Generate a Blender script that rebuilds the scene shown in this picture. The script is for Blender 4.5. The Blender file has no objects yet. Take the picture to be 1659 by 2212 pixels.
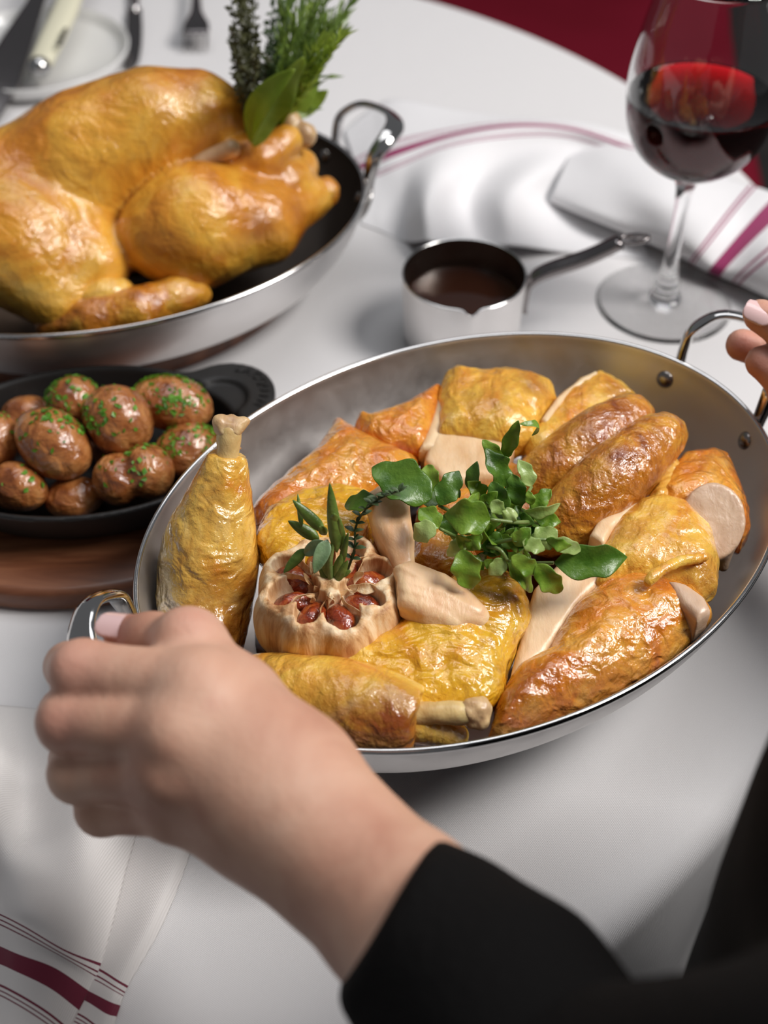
import bpy, math, random
import numpy as np
from mathutils import Vector, Matrix, Euler

# ---------------------------------------------------------------- camera, world, lights, exposure
sc = bpy.context.scene
col = sc.collection
FPX, CAMH, TH = 2764.0, 0.54, math.radians(45)
cd = bpy.data.cameras.new('camera'); cam = bpy.data.objects.new('camera', cd); col.objects.link(cam)
cam.location = (0, 0, CAMH); cam.rotation_euler = (TH, 0, 0)
cd.sensor_fit = 'VERTICAL'; cd.sensor_height = 36; cd.sensor_width = 27
cd.lens = 36 * FPX / 2212; cd.clip_start = 0.01; cd.clip_end = 50
cd.dof.use_dof = True; cd.dof.focus_distance = 0.60; cd.dof.aperture_fstop = 5.4
sc.camera = cam
sc.view_settings.view_transform = 'Standard'; sc.view_settings.look = 'None'
sc.view_settings.gamma = 1; sc.view_settings.exposure = 0.0; sc.view_settings.use_curve_mapping = False
sc.cycles.use_denoising = True
sc.cycles.max_bounces = 10; sc.cycles.diffuse_bounces = 3; sc.cycles.glossy_bounces = 4
sc.cycles.transmission_bounces = 10; sc.cycles.transparent_max_bounces = 8
sc.cycles.caustics_reflective = False; sc.cycles.caustics_refractive = True
w = bpy.data.worlds.new('room'); sc.world = w; w.use_nodes = True
w.node_tree.nodes['Background'].inputs[0].default_value = (0.93, 0.95, 1.0, 1)
w.node_tree.nodes['Background'].inputs[1].default_value = 0.13

def area(name, loc, aim, size, power, colr):
    l = bpy.data.lights.new(name, 'AREA'); l.shape = 'RECTANGLE'; l.size, l.size_y = size
    l.energy = power; l.color = colr
    o = bpy.data.objects.new(name, l); col.objects.link(o); o.location = loc
    o.rotation_euler = (Vector(aim) - Vector(loc)).to_track_quat('-Z', 'Y').to_euler()
    return o
area('window_light', (1.50, 0.42, 1.85), (0.0, 0.50, 0.05), (0.8, 0.8), 54, (1.0, 0.965, 0.94))
area('overhead_fill', (0.15, 1.25, 2.1), (0.05, 0.6, 0.0), (1.6, 1.2), 15, (0.96, 0.97, 1.0))  # added soft fill from overhead to brighten the cloth, no lamp seen there

# ---------------------------------------------------------------- helpers
def ray(px, py):
    a = (px - 829.5) / FPX; b = (1106 - py) / FPX
    return np.array([a, math.cos(TH) + b * math.sin(TH), -math.sin(TH) + b * math.cos(TH)])
def at(px, py, z=0.0):                    # the point of the plane at height z seen there
    d = ray(px, py); return np.array([0, 0, CAMH]) + d * ((z - CAMH) / d[2])
def W(px, py, depth):                     # the point at that distance along the view axis
    return np.array([0, 0, CAMH]) + ray(px, py) * depth

def hsh(i, j, k, s):
    n = (i * 374761393 + j * 668265263 + k * 2147483647 + s * 974711) & 0xffffffff
    n = ((n ^ (n >> 13)) * 1274126177) & 0xffffffff
    return (n ^ (n >> 16)) & 0xffffffff
def gn(P, f, seed=0):                     # gradient noise, about -1..1
    Q = P * f; I = np.floor(Q).astype(np.int64); F = Q - I; U = F * F * F * (F * (F * 6 - 15) + 10)
    out = 0
    for dx in (0, 1):
        for dy in (0, 1):
            for dz in (0, 1):
                h = hsh(I[:, 0] + dx, I[:, 1] + dy, I[:, 2] + dz, seed)
                gx = ((h & 255) / 127.5 - 1); gy = (((h >> 8) & 255) / 127.5 - 1); gz = (((h >> 16) & 255) / 127.5 - 1)
                d = gx * (F[:, 0] - dx) + gy * (F[:, 1] - dy) + gz * (F[:, 2] - dz)
                wx = U[:, 0] if dx else 1 - U[:, 0]; wy = U[:, 1] if dy else 1 - U[:, 1]; wz = U[:, 2] if dz else 1 - U[:, 2]
                out = out + d * wx * wy * wz
    return out
def smin(a, b, k):
    if k <= 0: return np.minimum(a, b)
    h = np.maximum(k - np.abs(a - b), 0) / k
    return np.minimum(a, b) - h * h * k * 0.25
def smax(a, b, k): return -smin(-a, -b, k)
class F:                                   # a signed distance field with its bounds
    def __init__(s, f, lo, hi): s.f = f; s.lo = np.array(lo, float); s.hi = np.array(hi, float)
    def __call__(s, P): return s.f(P)
def capsule(a, b, ra, rb):
    a = np.array(a, float); b = np.array(b, float); ab = b - a; L = ab @ ab + 1e-12; m = max(ra, rb)
    def f(P):
        h = np.clip(((P - a) @ ab) / L, 0, 1)
        return np.linalg.norm(P - a - h[:, None] * ab, axis=1) - (ra + (rb - ra) * h)
    return F(f, np.minimum(a, b) - m, np.maximum(a, b) + m)
def ell(c, r, rot=(0, 0, 0)):
    c = np.array(c, float); r = np.array(r, float)
    R = np.array(Euler([math.radians(x) for x in rot]).to_matrix()); m = r.max()
    def f(P):
        q = (P - c) @ R; k0 = np.linalg.norm(q / r, axis=1); k1 = np.linalg.norm(q / (r * r), axis=1)
        return k0 * (k0 - 1) / (k1 + 1e-9)
    return F(f, c - m, c + m)
def U(fs, k=0.004):
    def f(P):
        d = fs[0](P)
        for g in fs[1:]: d = smin(d, g(P), k)
        return d
    return F(f, np.min([g.lo for g in fs], 0), np.max([g.hi for g in fs], 0))
def chain(pts, rs, k=0.004):
    # smooth the path first so that limbs bend without corners
    P = [np.array(p, float) for p in pts]
    return U([capsule(P[i], P[i + 1], rs[i], rs[i + 1]) for i in range(len(P) - 1)], k)
def sub(a, b, k=0.002): return F(lambda P: smax(a(P), -b(P), k), a.lo, a.hi)
def inter(a, g, k=0.002): return F(lambda P: smax(a(P), g(P), k), a.lo, a.hi)
def disp(a, g, m=0.004): return F(lambda P: a(P) - g(P), a.lo - m, a.hi + m)
def poly2(P2, poly):
    d = np.full(len(P2), 1e9); s = np.ones(len(P2)); n = len(poly)
    for i in range(n):
        a = poly[i]; b = poly[i - 1]; e = b - a; q = P2 - a
        t = np.clip((q @ e) / (e @ e), 0, 1); r = q - t[:, None] * e
        d = np.minimum(d, (r * r).sum(1))
        c1 = P2[:, 1] >= a[1]; c2 = P2[:, 1] < b[1]; c3 = e[0] * q[:, 1] > e[1] * q[:, 0]
        s = np.where((c1 & c2 & c3) | (~c1 & ~c2 & ~c3), -s, s)
    return s * np.sqrt(d)
def slab(pxs, z, h, r=None, tilt=(0, 0), dome=0.0):
    """a rounded slice of meat: outline seen from above at height z, half thickness h, edge radius r"""
    r = r or h * 0.9
    poly = np.array([at(x, y, z)[:2] for x, y in pxs]); c = poly.mean(0)
    def f(P):
        zc = z + tilt[0] * (P[:, 0] - c[0]) + tilt[1] * (P[:, 1] - c[1])
        d2 = poly2(P[:, :2], poly)
        zc = zc + dome * np.clip(-d2 / 0.02, 0, 1)
        wx = d2 + r; wz = np.abs(P[:, 2] - zc) - h + r
        return np.minimum(np.maximum(wx, wz), 0) + np.hypot(np.maximum(wx, 0), np.maximum(wz, 0)) - r
    e = 0.004 + abs(tilt[0]) * 0.05 + abs(tilt[1]) * 0.05 + dome
    return F(f, [poly[:, 0].min(), poly[:, 1].min(), z - h - e], [poly[:, 0].max(), poly[:, 1].max(), z + h + e])

def surface(fn, res):
    lo = fn.lo - 2.5 * res; hi = fn.hi + 2.5 * res; B = 4
    nb = np.ceil((hi - lo) / (res * B)).astype(int) + 1; n = nb * B
    g = [(np.arange(nb[i]) + 0.5) * B * res + lo[i] for i in range(3)]
    C = np.stack(np.meshgrid(*g, indexing='ij'), -1).reshape(-1, 3)
    dc = fn(C).reshape(nb)
    V = np.repeat(np.repeat(np.repeat(dc, B, 0), B, 1), B, 2).astype(np.float64)
    near = np.abs(dc) < B * res * 0.87 * 1.5 + 0.0015
    msk = np.repeat(np.repeat(np.repeat(near, B, 0), B, 1), B, 2)
    idx = np.argwhere(msk)
    V[msk] = fn(idx * res + lo)
    V[np.abs(V) < 1e-9] = 1e-9
    S = V < 0
    nx, ny, nz = V.shape
    cs = np.zeros((nx - 1, ny - 1, nz - 1), np.int8)
    for a in (0, 1):
        for b in (0, 1):
            for c in (0, 1): cs += S[a:nx - 1 + a, b:ny - 1 + b, c:nz - 1 + c]
    act = np.argwhere((cs > 0) & (cs < 8))
    ids = -np.ones(cs.shape, np.int64); ids[tuple(act.T)] = np.arange(len(act))
    acc = np.zeros((len(act), 3)); cnt = np.zeros(len(act))
    cor = [np.array(c) for c in ((0,0,0),(1,0,0),(0,1,0),(1,1,0),(0,0,1),(1,0,1),(0,1,1),(1,1,1))]
    for i in range(8):
        for j in range(i + 1, 8):
            if abs(cor[i] - cor[j]).sum() != 1: continue
            va = V[tuple((act + cor[i]).T)]; vb = V[tuple((act + cor[j]).T)]
            m = (va < 0) != (vb < 0); t = va[m] / (va[m] - vb[m])
            acc[m] += act[m] + cor[i] + t[:, None] * (cor[j] - cor[i]); cnt[m] += 1
    verts = acc / cnt[:, None] * res + lo
    quads = []
    for ax in range(3):
        sl0 = [slice(1, d - 1) for d in V.shape]; sl1 = list(sl0)
        sl0[ax] = slice(0, V.shape[ax] - 1); sl1[ax] = slice(1, V.shape[ax])
        A = S[tuple(sl0)]; Bq = S[tuple(sl1)]
        e = np.argwhere(A != Bq)
        off = np.ones(3, int); off[ax] = 0
        flip = A[tuple(e.T)]; e = e + off
        u = (ax + 1) % 3; v = (ax + 2) % 3
        def cell(du, dv):
            q = e.copy(); q[:, u] -= du; q[:, v] -= dv
            return ids[tuple(q.T)]
        q = np.stack([cell(1, 1), cell(0, 1), cell(0, 0), cell(1, 0)], 1)
        q[~flip] = q[~flip][:, ::-1]
        quads.append(q)
    q = np.concatenate(quads); q = q[(q >= 0).all(1)]
    return verts, q

ROOTS = {}
def tag(o, label=None, cat=None, group=None, kind=None):
    if label: o['label'] = label
    if cat: o['category'] = cat
    if group: o['group'] = group
    if kind: o['kind'] = kind
    return o
def emp(name, loc, label, cat, group=None):
    o = bpy.data.objects.new(name, None); col.objects.link(o); o.location = tuple(loc); o.empty_display_size = 0.01
    return tag(o, label, cat, group)
def wloc(p):
    v = Vector((0, 0, 0))
    while p: v += Vector(p.location); p = p.parent
    return np.array(v)
def mk(name, V, Fc, mat, parent=None, origin=None, smooth=True, label=None, mats=None, midx=None):
    """one mesh object from world-space vertices"""
    V = np.asarray(V, float)
    me = bpy.data.meshes.new(name)
    org = wloc(parent) if parent else (np.array(origin, float) if origin is not None else np.array([V[:, 0].mean(), V[:, 1].mean(), V[:, 2].min()]))
    Vl = V - org
    if isinstance(Fc, np.ndarray) and Fc.ndim == 2:
        n, k = Fc.shape
        me.vertices.add(len(Vl)); me.vertices.foreach_set('co', Vl.astype(np.float32).ravel())
        me.loops.add(n * k); me.loops.foreach_set('vertex_index', Fc.astype(np.int32).ravel())
        me.polygons.add(n); me.polygons.foreach_set('loop_start', np.arange(0, n * k, k, dtype=np.int32))
        me.update(calc_edges=True)
    else:
        me.from_pydata([tuple(v) for v in Vl], [], [tuple(int(i) for i in f) for f in Fc])
    me.polygons.foreach_set('use_smooth', [bool(smooth)] * len(me.polygons))
    for m in (mats or [mat]): me.materials.append(m)
    if midx is not None: me.polygons.foreach_set('material_index', np.asarray(midx, np.int32))
    me.update()
    o = bpy.data.objects.new(name, me); col.objects.link(o)
    if parent: o.parent = parent
    else: o.location = tuple(org)
    if label: o['label'] = label
    return o
def mkf(name, fn, res, mat, parent=None, spots=None, label=None, **kw):
    V, Q = surface(fn, res)
    o = mk(name, V, Q, mat, parent, label=label, **kw)
    if spots is not None:
        a = np.zeros(len(V))
        for (x, y, z, r, s) in spots:
            d = np.linalg.norm(V - at(x, y, z), axis=1) / r
            a = np.maximum(a, s * np.clip(1.3 - d, 0, 1))
        at_ = o.data.attributes.new('brown', 'FLOAT', 'POINT'); at_.data.foreach_set('value', a.astype(np.float32))
    return o

# general mesh pieces: lists of (verts, faces)
def join(parts):
    V = []; Fc = []; n = 0
    for v, f in parts:
        V.append(np.asarray(v, float)); Fc += [tuple(i + n for i in q) for q in f]; n += len(v)
    return np.concatenate(V), Fc
def loft(rings, close=False, cap0=True, cap1=True):
    n = len(rings[0]); V = np.concatenate(rings); Fc = []
    m = len(rings)
    for i in range(m if close else m - 1):
        a = i * n; b = ((i + 1) % m) * n
        for j in range(n):
            k = (j + 1) % n; Fc.append((a + j, a + k, b + k, b + j))
    if not close:
        if cap0: Fc.append(tuple(range(n))[::-1])
        if cap1: Fc.append(tuple(range((m - 1) * n, m * n)))
    return V, Fc
def crom(pts, n):
    P = np.array(pts, float); m = len(P); out = []
    t = np.linspace(0, m - 1, n)
    for s in t:
        i = min(int(s), m - 2); u = s - i
        p0 = P[i - 1] if i > 0 else 2 * P[0] - P[1]; p1 = P[i]; p2 = P[i + 1]; p3 = P[i + 2] if i + 2 < m else 2 * P[-1] - P[-2]
        out.append(0.5 * (2 * p1 + (p2 - p0) * u + (2 * p0 - 5 * p1 + 4 * p2 - p3) * u * u + (3 * p1 - p0 - 3 * p2 + p3) * u ** 3))
    return np.array(out)
def sweep(path, wid, thk, up=(0, 0, 1), n=12, power=2.0, sides=None):
    """a bar swept along a path; wid/thk half sizes per point, up gives the thin direction"""
    P = np.array(path, float); m = len(P); rings = []
    wid = np.interp(np.linspace(0, 1, m), np.linspace(0, 1, len(wid)), wid); thk = np.interp(np.linspace(0, 1, m), np.linspace(0, 1, len(thk)), thk)
    T = np.gradient(P, axis=0); T /= np.linalg.norm(T, axis=1)[:, None]
    N = np.array(up, float); N = N - T[0] * (N @ T[0]); N /= np.linalg.norm(N)
    for i in range(m):
        if sides is not None: N = np.array(sides[i], float)
        N = N - T[i] * (N @ T[i]); N /= np.linalg.norm(N)
        Bn = np.cross(T[i], N)
        a = np.linspace(0, 2 * math.pi, n, endpoint=False)
        c = np.sign(np.cos(a)) * np.abs(np.cos(a)) ** (2 / power); s = np.sign(np.sin(a)) * np.abs(np.sin(a)) ** (2 / power)
        rings.append(P[i] + np.outer(c * wid[i], Bn) + np.outer(s * thk[i], N))
    return loft(rings)
def lathe(prof, c, n=48, sx=1.0, sy=1.0, rot=0.0, cap0=True, cap1=True):
    rings = []
    a = np.linspace(0, 2 * math.pi, n, endpoint=False); ca, sa = math.cos(rot), math.sin(rot)
    for p in prof:
        rx, ry = (p[0], p[0]) if len(p) == 2 else (p[0], p[1]); z = p[-1]
        x = np.cos(a) * rx * sx; y = np.sin(a) * ry * sy
        rings.append(np.stack([c[0] + x * ca - y * sa, c[1] + x * sa + y * ca, np.full(n, c[2] + z)], 1))
    return loft(rings, cap0=cap0, cap1=cap1)
def patch(rows, res=(60, 60), vs=None, th=0.0009):
    """a cloth sheet through a net of points (px, py, z); returns verts, faces, and a 'v' value per vertex"""
    G = np.array([[at(*p) for p in r] for r in rows])
    A = np.array([crom(r, res[1]) for r in G])                   # rows, res, 3
    Bm = np.stack([crom(A[:, j], res[0]) for j in range(res[1])], 1)
    v = np.interp(np.linspace(0, len(rows) - 1, res[0]), np.arange(len(rows)), vs if vs is not None else np.arange(len(rows)))
    vv = np.repeat(v, res[1]); uu = np.tile(np.linspace(0, 1, res[1]), res[0])
    V = Bm.reshape(-1, 3); n0, n1 = res
    V[:, 2] = np.maximum(V[:, 2], 0.0006)
    i = np.arange(n0 * n1).reshape(n0, n1)
    Q = np.stack([i[:-1, :-1], i[:-1, 1:], i[1:, 1:], i[1:, :-1]], -1).reshape(-1, 4)
    return V, Q, vv, uu

# ---------------------------------------------------------------- materials
def new(name):
    m = bpy.data.materials.new(name); m.use_nodes = True; nt = m.node_tree
    return m, nt, nt.nodes['Principled BSDF']
def setp(b, **k):
    nm = dict(rough='Roughness', metal='Metallic', spec='Specular IOR Level', coat='Coat Weight', crough='Coat Roughness', sss='Subsurface Weight',
              trans='Transmission Weight', ior='IOR', alpha='Alpha', sheen='Sheen Weight')
    for a, v in k.items():
        if a == 'col': b.inputs['Base Color'].default_value = (*v, 1)
        elif a == 'rad': b.inputs['Subsurface Radius'].default_value = v; b.inputs['Subsurface Scale'].default_value = 1.0
        else: b.inputs[nm[a]].default_value = v
def nd(nt, t, **k):
    n = nt.nodes.new(t)
    for a, v in k.items():
        if a in ('noise_type', 'feature', 'wave_type', 'bands_direction', 'blend_type', 'data_type', 'operation', 'attribute_name', 'distance', 'normalize'): setattr(n, a, v)
        else: n.inputs[a].default_value = v
    return n
def coords(nt, scale=(1, 1, 1), loc=(0, 0, 0), rot=(0, 0, 0)):
    tc = nt.nodes.new('ShaderNodeTexCoord'); mp = nt.nodes.new('ShaderNodeMapping')
    mp.inputs['Scale'].default_value = scale; mp.inputs['Location'].default_value = loc; mp.inputs['Rotation'].default_value = rot
    nt.links.new(tc.outputs['Object'], mp.inputs['Vector']); return mp.outputs[0]
def noise(nt, vec, scale, detail=3, rough=0.5, dist=0.0, typ=None):
    n = nt.nodes.new('ShaderNodeTexNoise')
    if typ: n.noise_type = typ
    n.inputs['Scale'].default_value = scale; n.inputs['Detail'].default_value = detail
    n.inputs['Roughness'].default_value = rough; n.inputs['Distortion'].default_value = dist
    nt.links.new(vec, n.inputs['Vector']); return n.outputs['Fac'] if 'Fac' in n.outputs else n.outputs[0]
def ramp(nt, fac, stops):
    r = nt.nodes.new('ShaderNodeValToRGB'); e = r.color_ramp.elements
    while len(e) < len(stops): e.new(0.5)
    for k, (p, c) in enumerate(stops):
        e[k].position = p; e[k].color = (*c, 1) if len(c) == 3 else c
    nt.links.new(fac, r.inputs[0]); return r.outputs[0]
def mixc(nt, fac, a, b, mode='MIX'):
    m = nt.nodes.new('ShaderNodeMix'); m.data_type = 'RGBA'; m.blend_type = mode
    for s, i in ((fac, 0), (a, 6), (b, 7)):
        if isinstance(s, (int, float)): m.inputs[i].default_value = s
        elif isinstance(s, tuple): m.inputs[i].default_value = (*s, 1)
        else: nt.links.new(s, m.inputs[i])
    return m.outputs[2]
def math2(nt, op, a, b=None):
    m = nt.nodes.new('ShaderNodeMath'); m.operation = op
    for s, i in ((a, 0), (b, 1)):
        if s is None: continue
        if isinstance(s, (int, float)): m.inputs[i].default_value = s
        else: nt.links.new(s, m.inputs[i])
    return m.outputs[0]
def bump(nt, h, dist, strength=1.0, prev=None):
    b = nt.nodes.new('ShaderNodeBump'); b.inputs['Distance'].default_value = dist; b.inputs['Strength'].default_value = strength
    nt.links.new(h, b.inputs['Height'])
    if prev is not None: nt.links.new(prev, b.inputs['Normal'])
    return b.outputs[0]
def simple(name, c, **k):
    m, nt, b = new(name); setp(b, col=c, **k); return m
def S(r, g, b):                            # sRGB 0-255 to linear
    return tuple((x / 12.92 if x <= 0.04045 else ((x + 0.055) / 1.055) ** 2.4) for x in (r / 255, g / 255, b / 255))

def food_skin(name, stops, seed=0, brown=(0.26, 0.062, 0.010), wr=1.0, fine=1.0, scale=32, stretch=(1, 1, 1), rot=(0, 0, 0), rough=0.27, coat=0.7):
    m, nt, b = new(name)
    v = coords(nt, (1, 1, 1), (seed * 3.1, seed * 1.7, seed)); vs = coords(nt, stretch, (seed, seed * 2.3, 0), rot)
    n1 = noise(nt, v, scale, 6, 0.62, 1.2); c = ramp(nt, n1, stops)
    n2 = noise(nt, v, scale * 5, 4, 0.6, 0.6)
    c = mixc(nt, math2(nt, 'MULTIPLY', ramp(nt, n2, [(0.52, (0, 0, 0)), (0.75, (1, 1, 1))]), 0.35), c, brown)
    at_ = nt.nodes.new('ShaderNodeAttribute'); at_.attribute_name = 'brown'
    nb = math2(nt, 'MULTIPLY', at_.outputs['Fac'], ramp(nt, noise(nt, v, scale * 3, 5, 0.7, 1.0), [(0.25, (0.45, 0.45, 0.45)), (0.55, (1, 1, 1))]))
    c = mixc(nt, nb, c, brown)
    nt.links.new(c, b.inputs['Base Color'])
    w1 = noise(nt, vs, 85, 2.2, 0.5, 0.9)
    w2 = noise(nt, v, 420, 3, 0.6, 0.4)
    N = bump(nt, w1, 0.0024 * wr); N = bump(nt, w2, 0.00055 * fine, 1.0, N)
    nt.links.new(N, b.inputs['Normal']); nt.links.new(N, b.inputs['Coat Normal'])
    setp(b, rough=rough, coat=coat, crough=0.07, sss=0.15, rad=(0.006, 0.0025, 0.001), spec=0.5)
    return m
YEL = S(236, 190, 78); GLD = S(226, 166, 62); AMB = S(212, 132, 38); BRN = S(176, 92, 24); PAL = S(240, 208, 140)
M = {}
M['skin_gold'] = food_skin('golden roast skin', [(0.3, AMB), (0.45, GLD), (0.58, YEL), (0.75, PAL)], 1, stretch=(1, 0.55, 1))
M['skin_leg'] = food_skin('yellow leg skin', [(0.28, S(206, 128, 40)), (0.42, S(222, 164, 62)), (0.55, S(234, 188, 88)), (0.72, S(242, 210, 134))], 2, wr=1.5, stretch=(0.7, 0.6, 1), scale=30, rough=0.2, coat=1.0)
M['skin_wet'] = food_skin('glossy wrinkled skin', [(0.28, AMB), (0.45, S(222, 164, 30)), (0.62, S(232, 186, 60)), (0.8, PAL)], 3, wr=1.7, stretch=(0.7, 1, 1), rough=0.18, coat=1.0)
M['skin_amber'] = food_skin('amber breast skin', [(0.28, BRN), (0.42, S(214, 126, 36)), (0.58, S(228, 160, 58)), (0.78, S(238, 192, 110))], 4, wr=1.2, rough=0.2, coat=1.0)
M['skin_wing'] = food_skin('brown wing skin', [(0.3, S(140, 72, 18)), (0.45, S(196, 122, 34)), (0.6, S(220, 160, 56)), (0.8, S(230, 184, 96))], 5, wr=1.1, fine=1.4, scale=40, brown=(0.24, 0.050, 0.008), coat=1.0, rough=0.22)
M['skin_roast'] = food_skin('whole roast skin', [(0.25, S(170, 92, 20)), (0.42, S(214, 140, 42)), (0.58, S(232, 174, 66)), (0.78, S(242, 204, 112))], 6, wr=1.0, scale=14, stretch=(0.7, 1, 0.5), rough=0.26, coat=0.6)
def meat(name, a, bcol, seed):
    m, nt, b = new(name); v = coords(nt, (1, 0.35, 1), (seed, 0, 0), (0, 0, 0.6))
    nt.links.new(ramp(nt, noise(nt, v, 70, 5, 0.6, 0.6), [(0.3, bcol), (0.62, a)]), b.inputs['Base Color'])
    N = bump(nt, noise(nt, v, 190, 4, 0.6, 0.3), 0.0006); nt.links.new(N, b.inputs['Normal'])
    setp(b, rough=0.38, sss=0.3, rad=(0.005, 0.003, 0.0015), coat=0.25, crough=0.25); return m
M['meat'] = meat('white breast meat', S(238, 208, 168), S(218, 176, 128), 1)
M['meat_grey'] = meat('grey-pink cut meat', S(214, 184, 156), S(190, 156, 128), 2)
M['meat_pink'] = meat('pale tender meat', S(242, 208, 164), S(222, 170, 124), 3)
M['bone'] = meat('cooked bone', S(226, 200, 140), S(190, 150, 90), 4)
M['knuckle'] = meat('bone end', S(222, 190, 140), S(142, 92, 66), 5)

def metal(name, c, rough, aniso=0.0, bumpd=0.0, scale=(1, 1, 1)):
    m, nt, b = new(name); setp(b, col=c, metal=1.0, rough=rough)
    v = coords(nt, scale)
    r = nt.nodes.new('ShaderNodeMapRange'); nt.links.new(noise(nt, v, 60, 4, 0.6), r.inputs[0])
    r.inputs[3].default_value = rough * 0.75; r.inputs[4].default_value = rough * 1.3
    nt.links.new(r.outputs[0], b.inputs['Roughness'])
    if bumpd: nt.links.new(bump(nt, noise(nt, v, 500, 3, 0.7), bumpd), b.inputs['Normal'])
    return m
M['steel_in'] = metal('satin steel inside', (0.78, 0.75, 0.73), 0.44, bumpd=0.00003)
M['steel_in_dark'] = metal('steel inside with dark reflections', (0.20, 0.165, 0.14), 0.32, bumpd=0.00003)  # same steel as the satin inside, dark reflections put into its colour
M['steel_out'] = metal('brushed steel outside', (0.86, 0.84, 0.83), 0.50, bumpd=0.00003)
M['steel_rim'] = metal('polished rim', (0.72, 0.71, 0.70), 0.12)
M['chrome'] = metal('polished steel', (0.62, 0.61, 0.60), 0.08)
M['rivet'] = metal('rivet steel', (0.35, 0.32, 0.30), 0.25)
M['dark_steel'] = metal('dark cutlery steel', (0.28, 0.26, 0.26), 0.16)  # polished steel whose dark reflections are put into the base colour

m, nt, b = new('white tablecloth'); v = coords(nt)
setp(b, col=(0.75, 0.735, 0.735), rough=0.85, sheen=0.15, spec=0.25)
wv = []
for ang in (0.6, 0.6 + math.pi / 2):
    mp = coords(nt, (1, 1, 1), (0, 0, 0), (0, 0, ang)); wn = nt.nodes.new('ShaderNodeTexWave'); wn.inputs['Scale'].default_value = 420
    wn.inputs['Distortion'].default_value = 1.2; wn.inputs['Detail'].default_value = 1; wn.inputs['Detail Scale'].default_value = 0.2
    nt.links.new(mp, wn.inputs['Vector']); wv.append(wn.outputs['Fac'])
hh = math2(nt, 'ADD', wv[0], wv[1]); N = bump(nt, hh, 0.00010, 0.8)
N = bump(nt, noise(nt, v, 22, 3, 0.5), 0.0012, 0.5, N); nt.links.new(N, b.inputs['Normal'])
M['cloth'] = m
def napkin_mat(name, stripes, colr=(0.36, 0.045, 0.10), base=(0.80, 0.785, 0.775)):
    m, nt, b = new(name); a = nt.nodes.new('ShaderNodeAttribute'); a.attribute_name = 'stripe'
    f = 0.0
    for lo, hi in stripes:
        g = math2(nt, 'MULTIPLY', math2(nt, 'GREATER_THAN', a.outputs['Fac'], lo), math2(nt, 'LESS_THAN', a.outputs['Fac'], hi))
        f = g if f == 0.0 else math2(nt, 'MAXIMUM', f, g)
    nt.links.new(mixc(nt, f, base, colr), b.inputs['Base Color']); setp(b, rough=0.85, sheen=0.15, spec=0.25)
    mp = coords(nt, (1, 1, 1), (0, 0, 0), (0, 0, 0.3)); wn = nt.nodes.new('ShaderNodeTexWave'); wn.inputs['Scale'].default_value = 430; wn.inputs['Distortion'].default_value = 0.6
    nt.links.new(mp, wn.inputs['Vector']); nt.links.new(bump(nt, wn.outputs['Fac'], 0.00012), b.inputs['Normal'])
    return m
def wood(name, a, bcol, c3, rot, scale=1.0):
    m, nt, b = new(name); v = coords(nt, (6 * scale, 60 * scale, 20 * scale), (0, 0, 0), (0, 0, rot))
    g = noise(nt, v, 1.0, 6, 0.6, 0.8)
    nt.links.new(ramp(nt, g, [(0.3, a), (0.5, bcol), (0.7, c3)]), b.inputs['Base Color'])
    nt.links.new(bump(nt, g, 0.0003), b.inputs['Normal']); setp(b, rough=0.42, coat=0.15); return m
M['board'] = wood('dark acacia', S(66, 36, 22), S(112, 66, 42), S(150, 98, 66), 0.2)
m, nt, b = new('black cast iron'); v = coords(nt); setp(b, col=(0.012, 0.011, 0.0105), rough=0.45, spec=0.35)
nt.links.new(bump(nt, noise(nt, v, 700, 3, 0.6), 0.00012), b.inputs['Normal']); M['iron'] = m
m, nt, b = new('roast potato skin'); v = coords(nt)
c = ramp(nt, noise(nt, v, 45, 6, 0.65, 0.8), [(0.28, S(84, 38, 16)), (0.42, S(146, 82, 38)), (0.56, S(184, 120, 66)), (0.78, S(214, 164, 104))])
nt.links.new(c, b.inputs['Base Color']); N = bump(nt, noise(nt, v, 90, 3, 0.55, 0.8), 0.0026)
N = bump(nt, noise(nt, v, 500, 3, 0.6), 0.0003, 1.0, N); nt.links.new(N, b.inputs['Normal']); nt.links.new(N, b.inputs['Coat Normal'])
setp(b, rough=0.26, coat=0.9, crough=0.08, sss=0.06, rad=(0.004, 0.002, 0.001)); M['potato'] = m
def leafmat(name, a, bcol, rough=0.32, seed=0, trl=0.22):
    m, nt, b = new(name); v = coords(nt, (1, 1, 1), (seed, 0, 0))
    nt.links.new(ramp(nt, noise(nt, v, 90, 4, 0.6, 0.5), [(0.35, a), (0.65, bcol)]), b.inputs['Base Color'])
    N = bump(nt, noise(nt, v, 350, 3, 0.6), 0.0004); nt.links.new(N, b.inputs['Normal'])
    setp(b, rough=rough, coat=0.2, crough=0.25)
    tr = nt.nodes.new('ShaderNodeBsdfTranslucent'); ms = nt.nodes.new('ShaderNodeMixShader'); ms.inputs[0].default_value = trl
    tr.inputs[0].default_value = (*[min(1, x * 1.6) for x in bcol], 1)
    nt.links.new(b.outputs[0], ms.inputs[1]); nt.links.new(tr.outputs[0], ms.inputs[2]); nt.links.new(ms.outputs[0], nt.nodes['Material Output'].inputs['Surface']); return m
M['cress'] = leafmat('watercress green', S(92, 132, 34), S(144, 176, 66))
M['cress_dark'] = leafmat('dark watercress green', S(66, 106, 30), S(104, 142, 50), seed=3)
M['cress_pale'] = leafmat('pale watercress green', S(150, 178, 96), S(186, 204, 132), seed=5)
M['cress_stem'] = leafmat('watercress stem', S(96, 128, 62), S(142, 160, 96), seed=6)
M['rosemary'] = leafmat('rosemary green', S(76, 104, 40), S(126, 150, 70), seed=7)
M['rosemary_pale'] = leafmat('rosemary underside', S(110, 142, 98), S(150, 176, 136), seed=8)
M['thyme'] = leafmat('thyme green', S(42, 62, 36), S(82, 104, 60), 0.5, seed=9)
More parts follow.
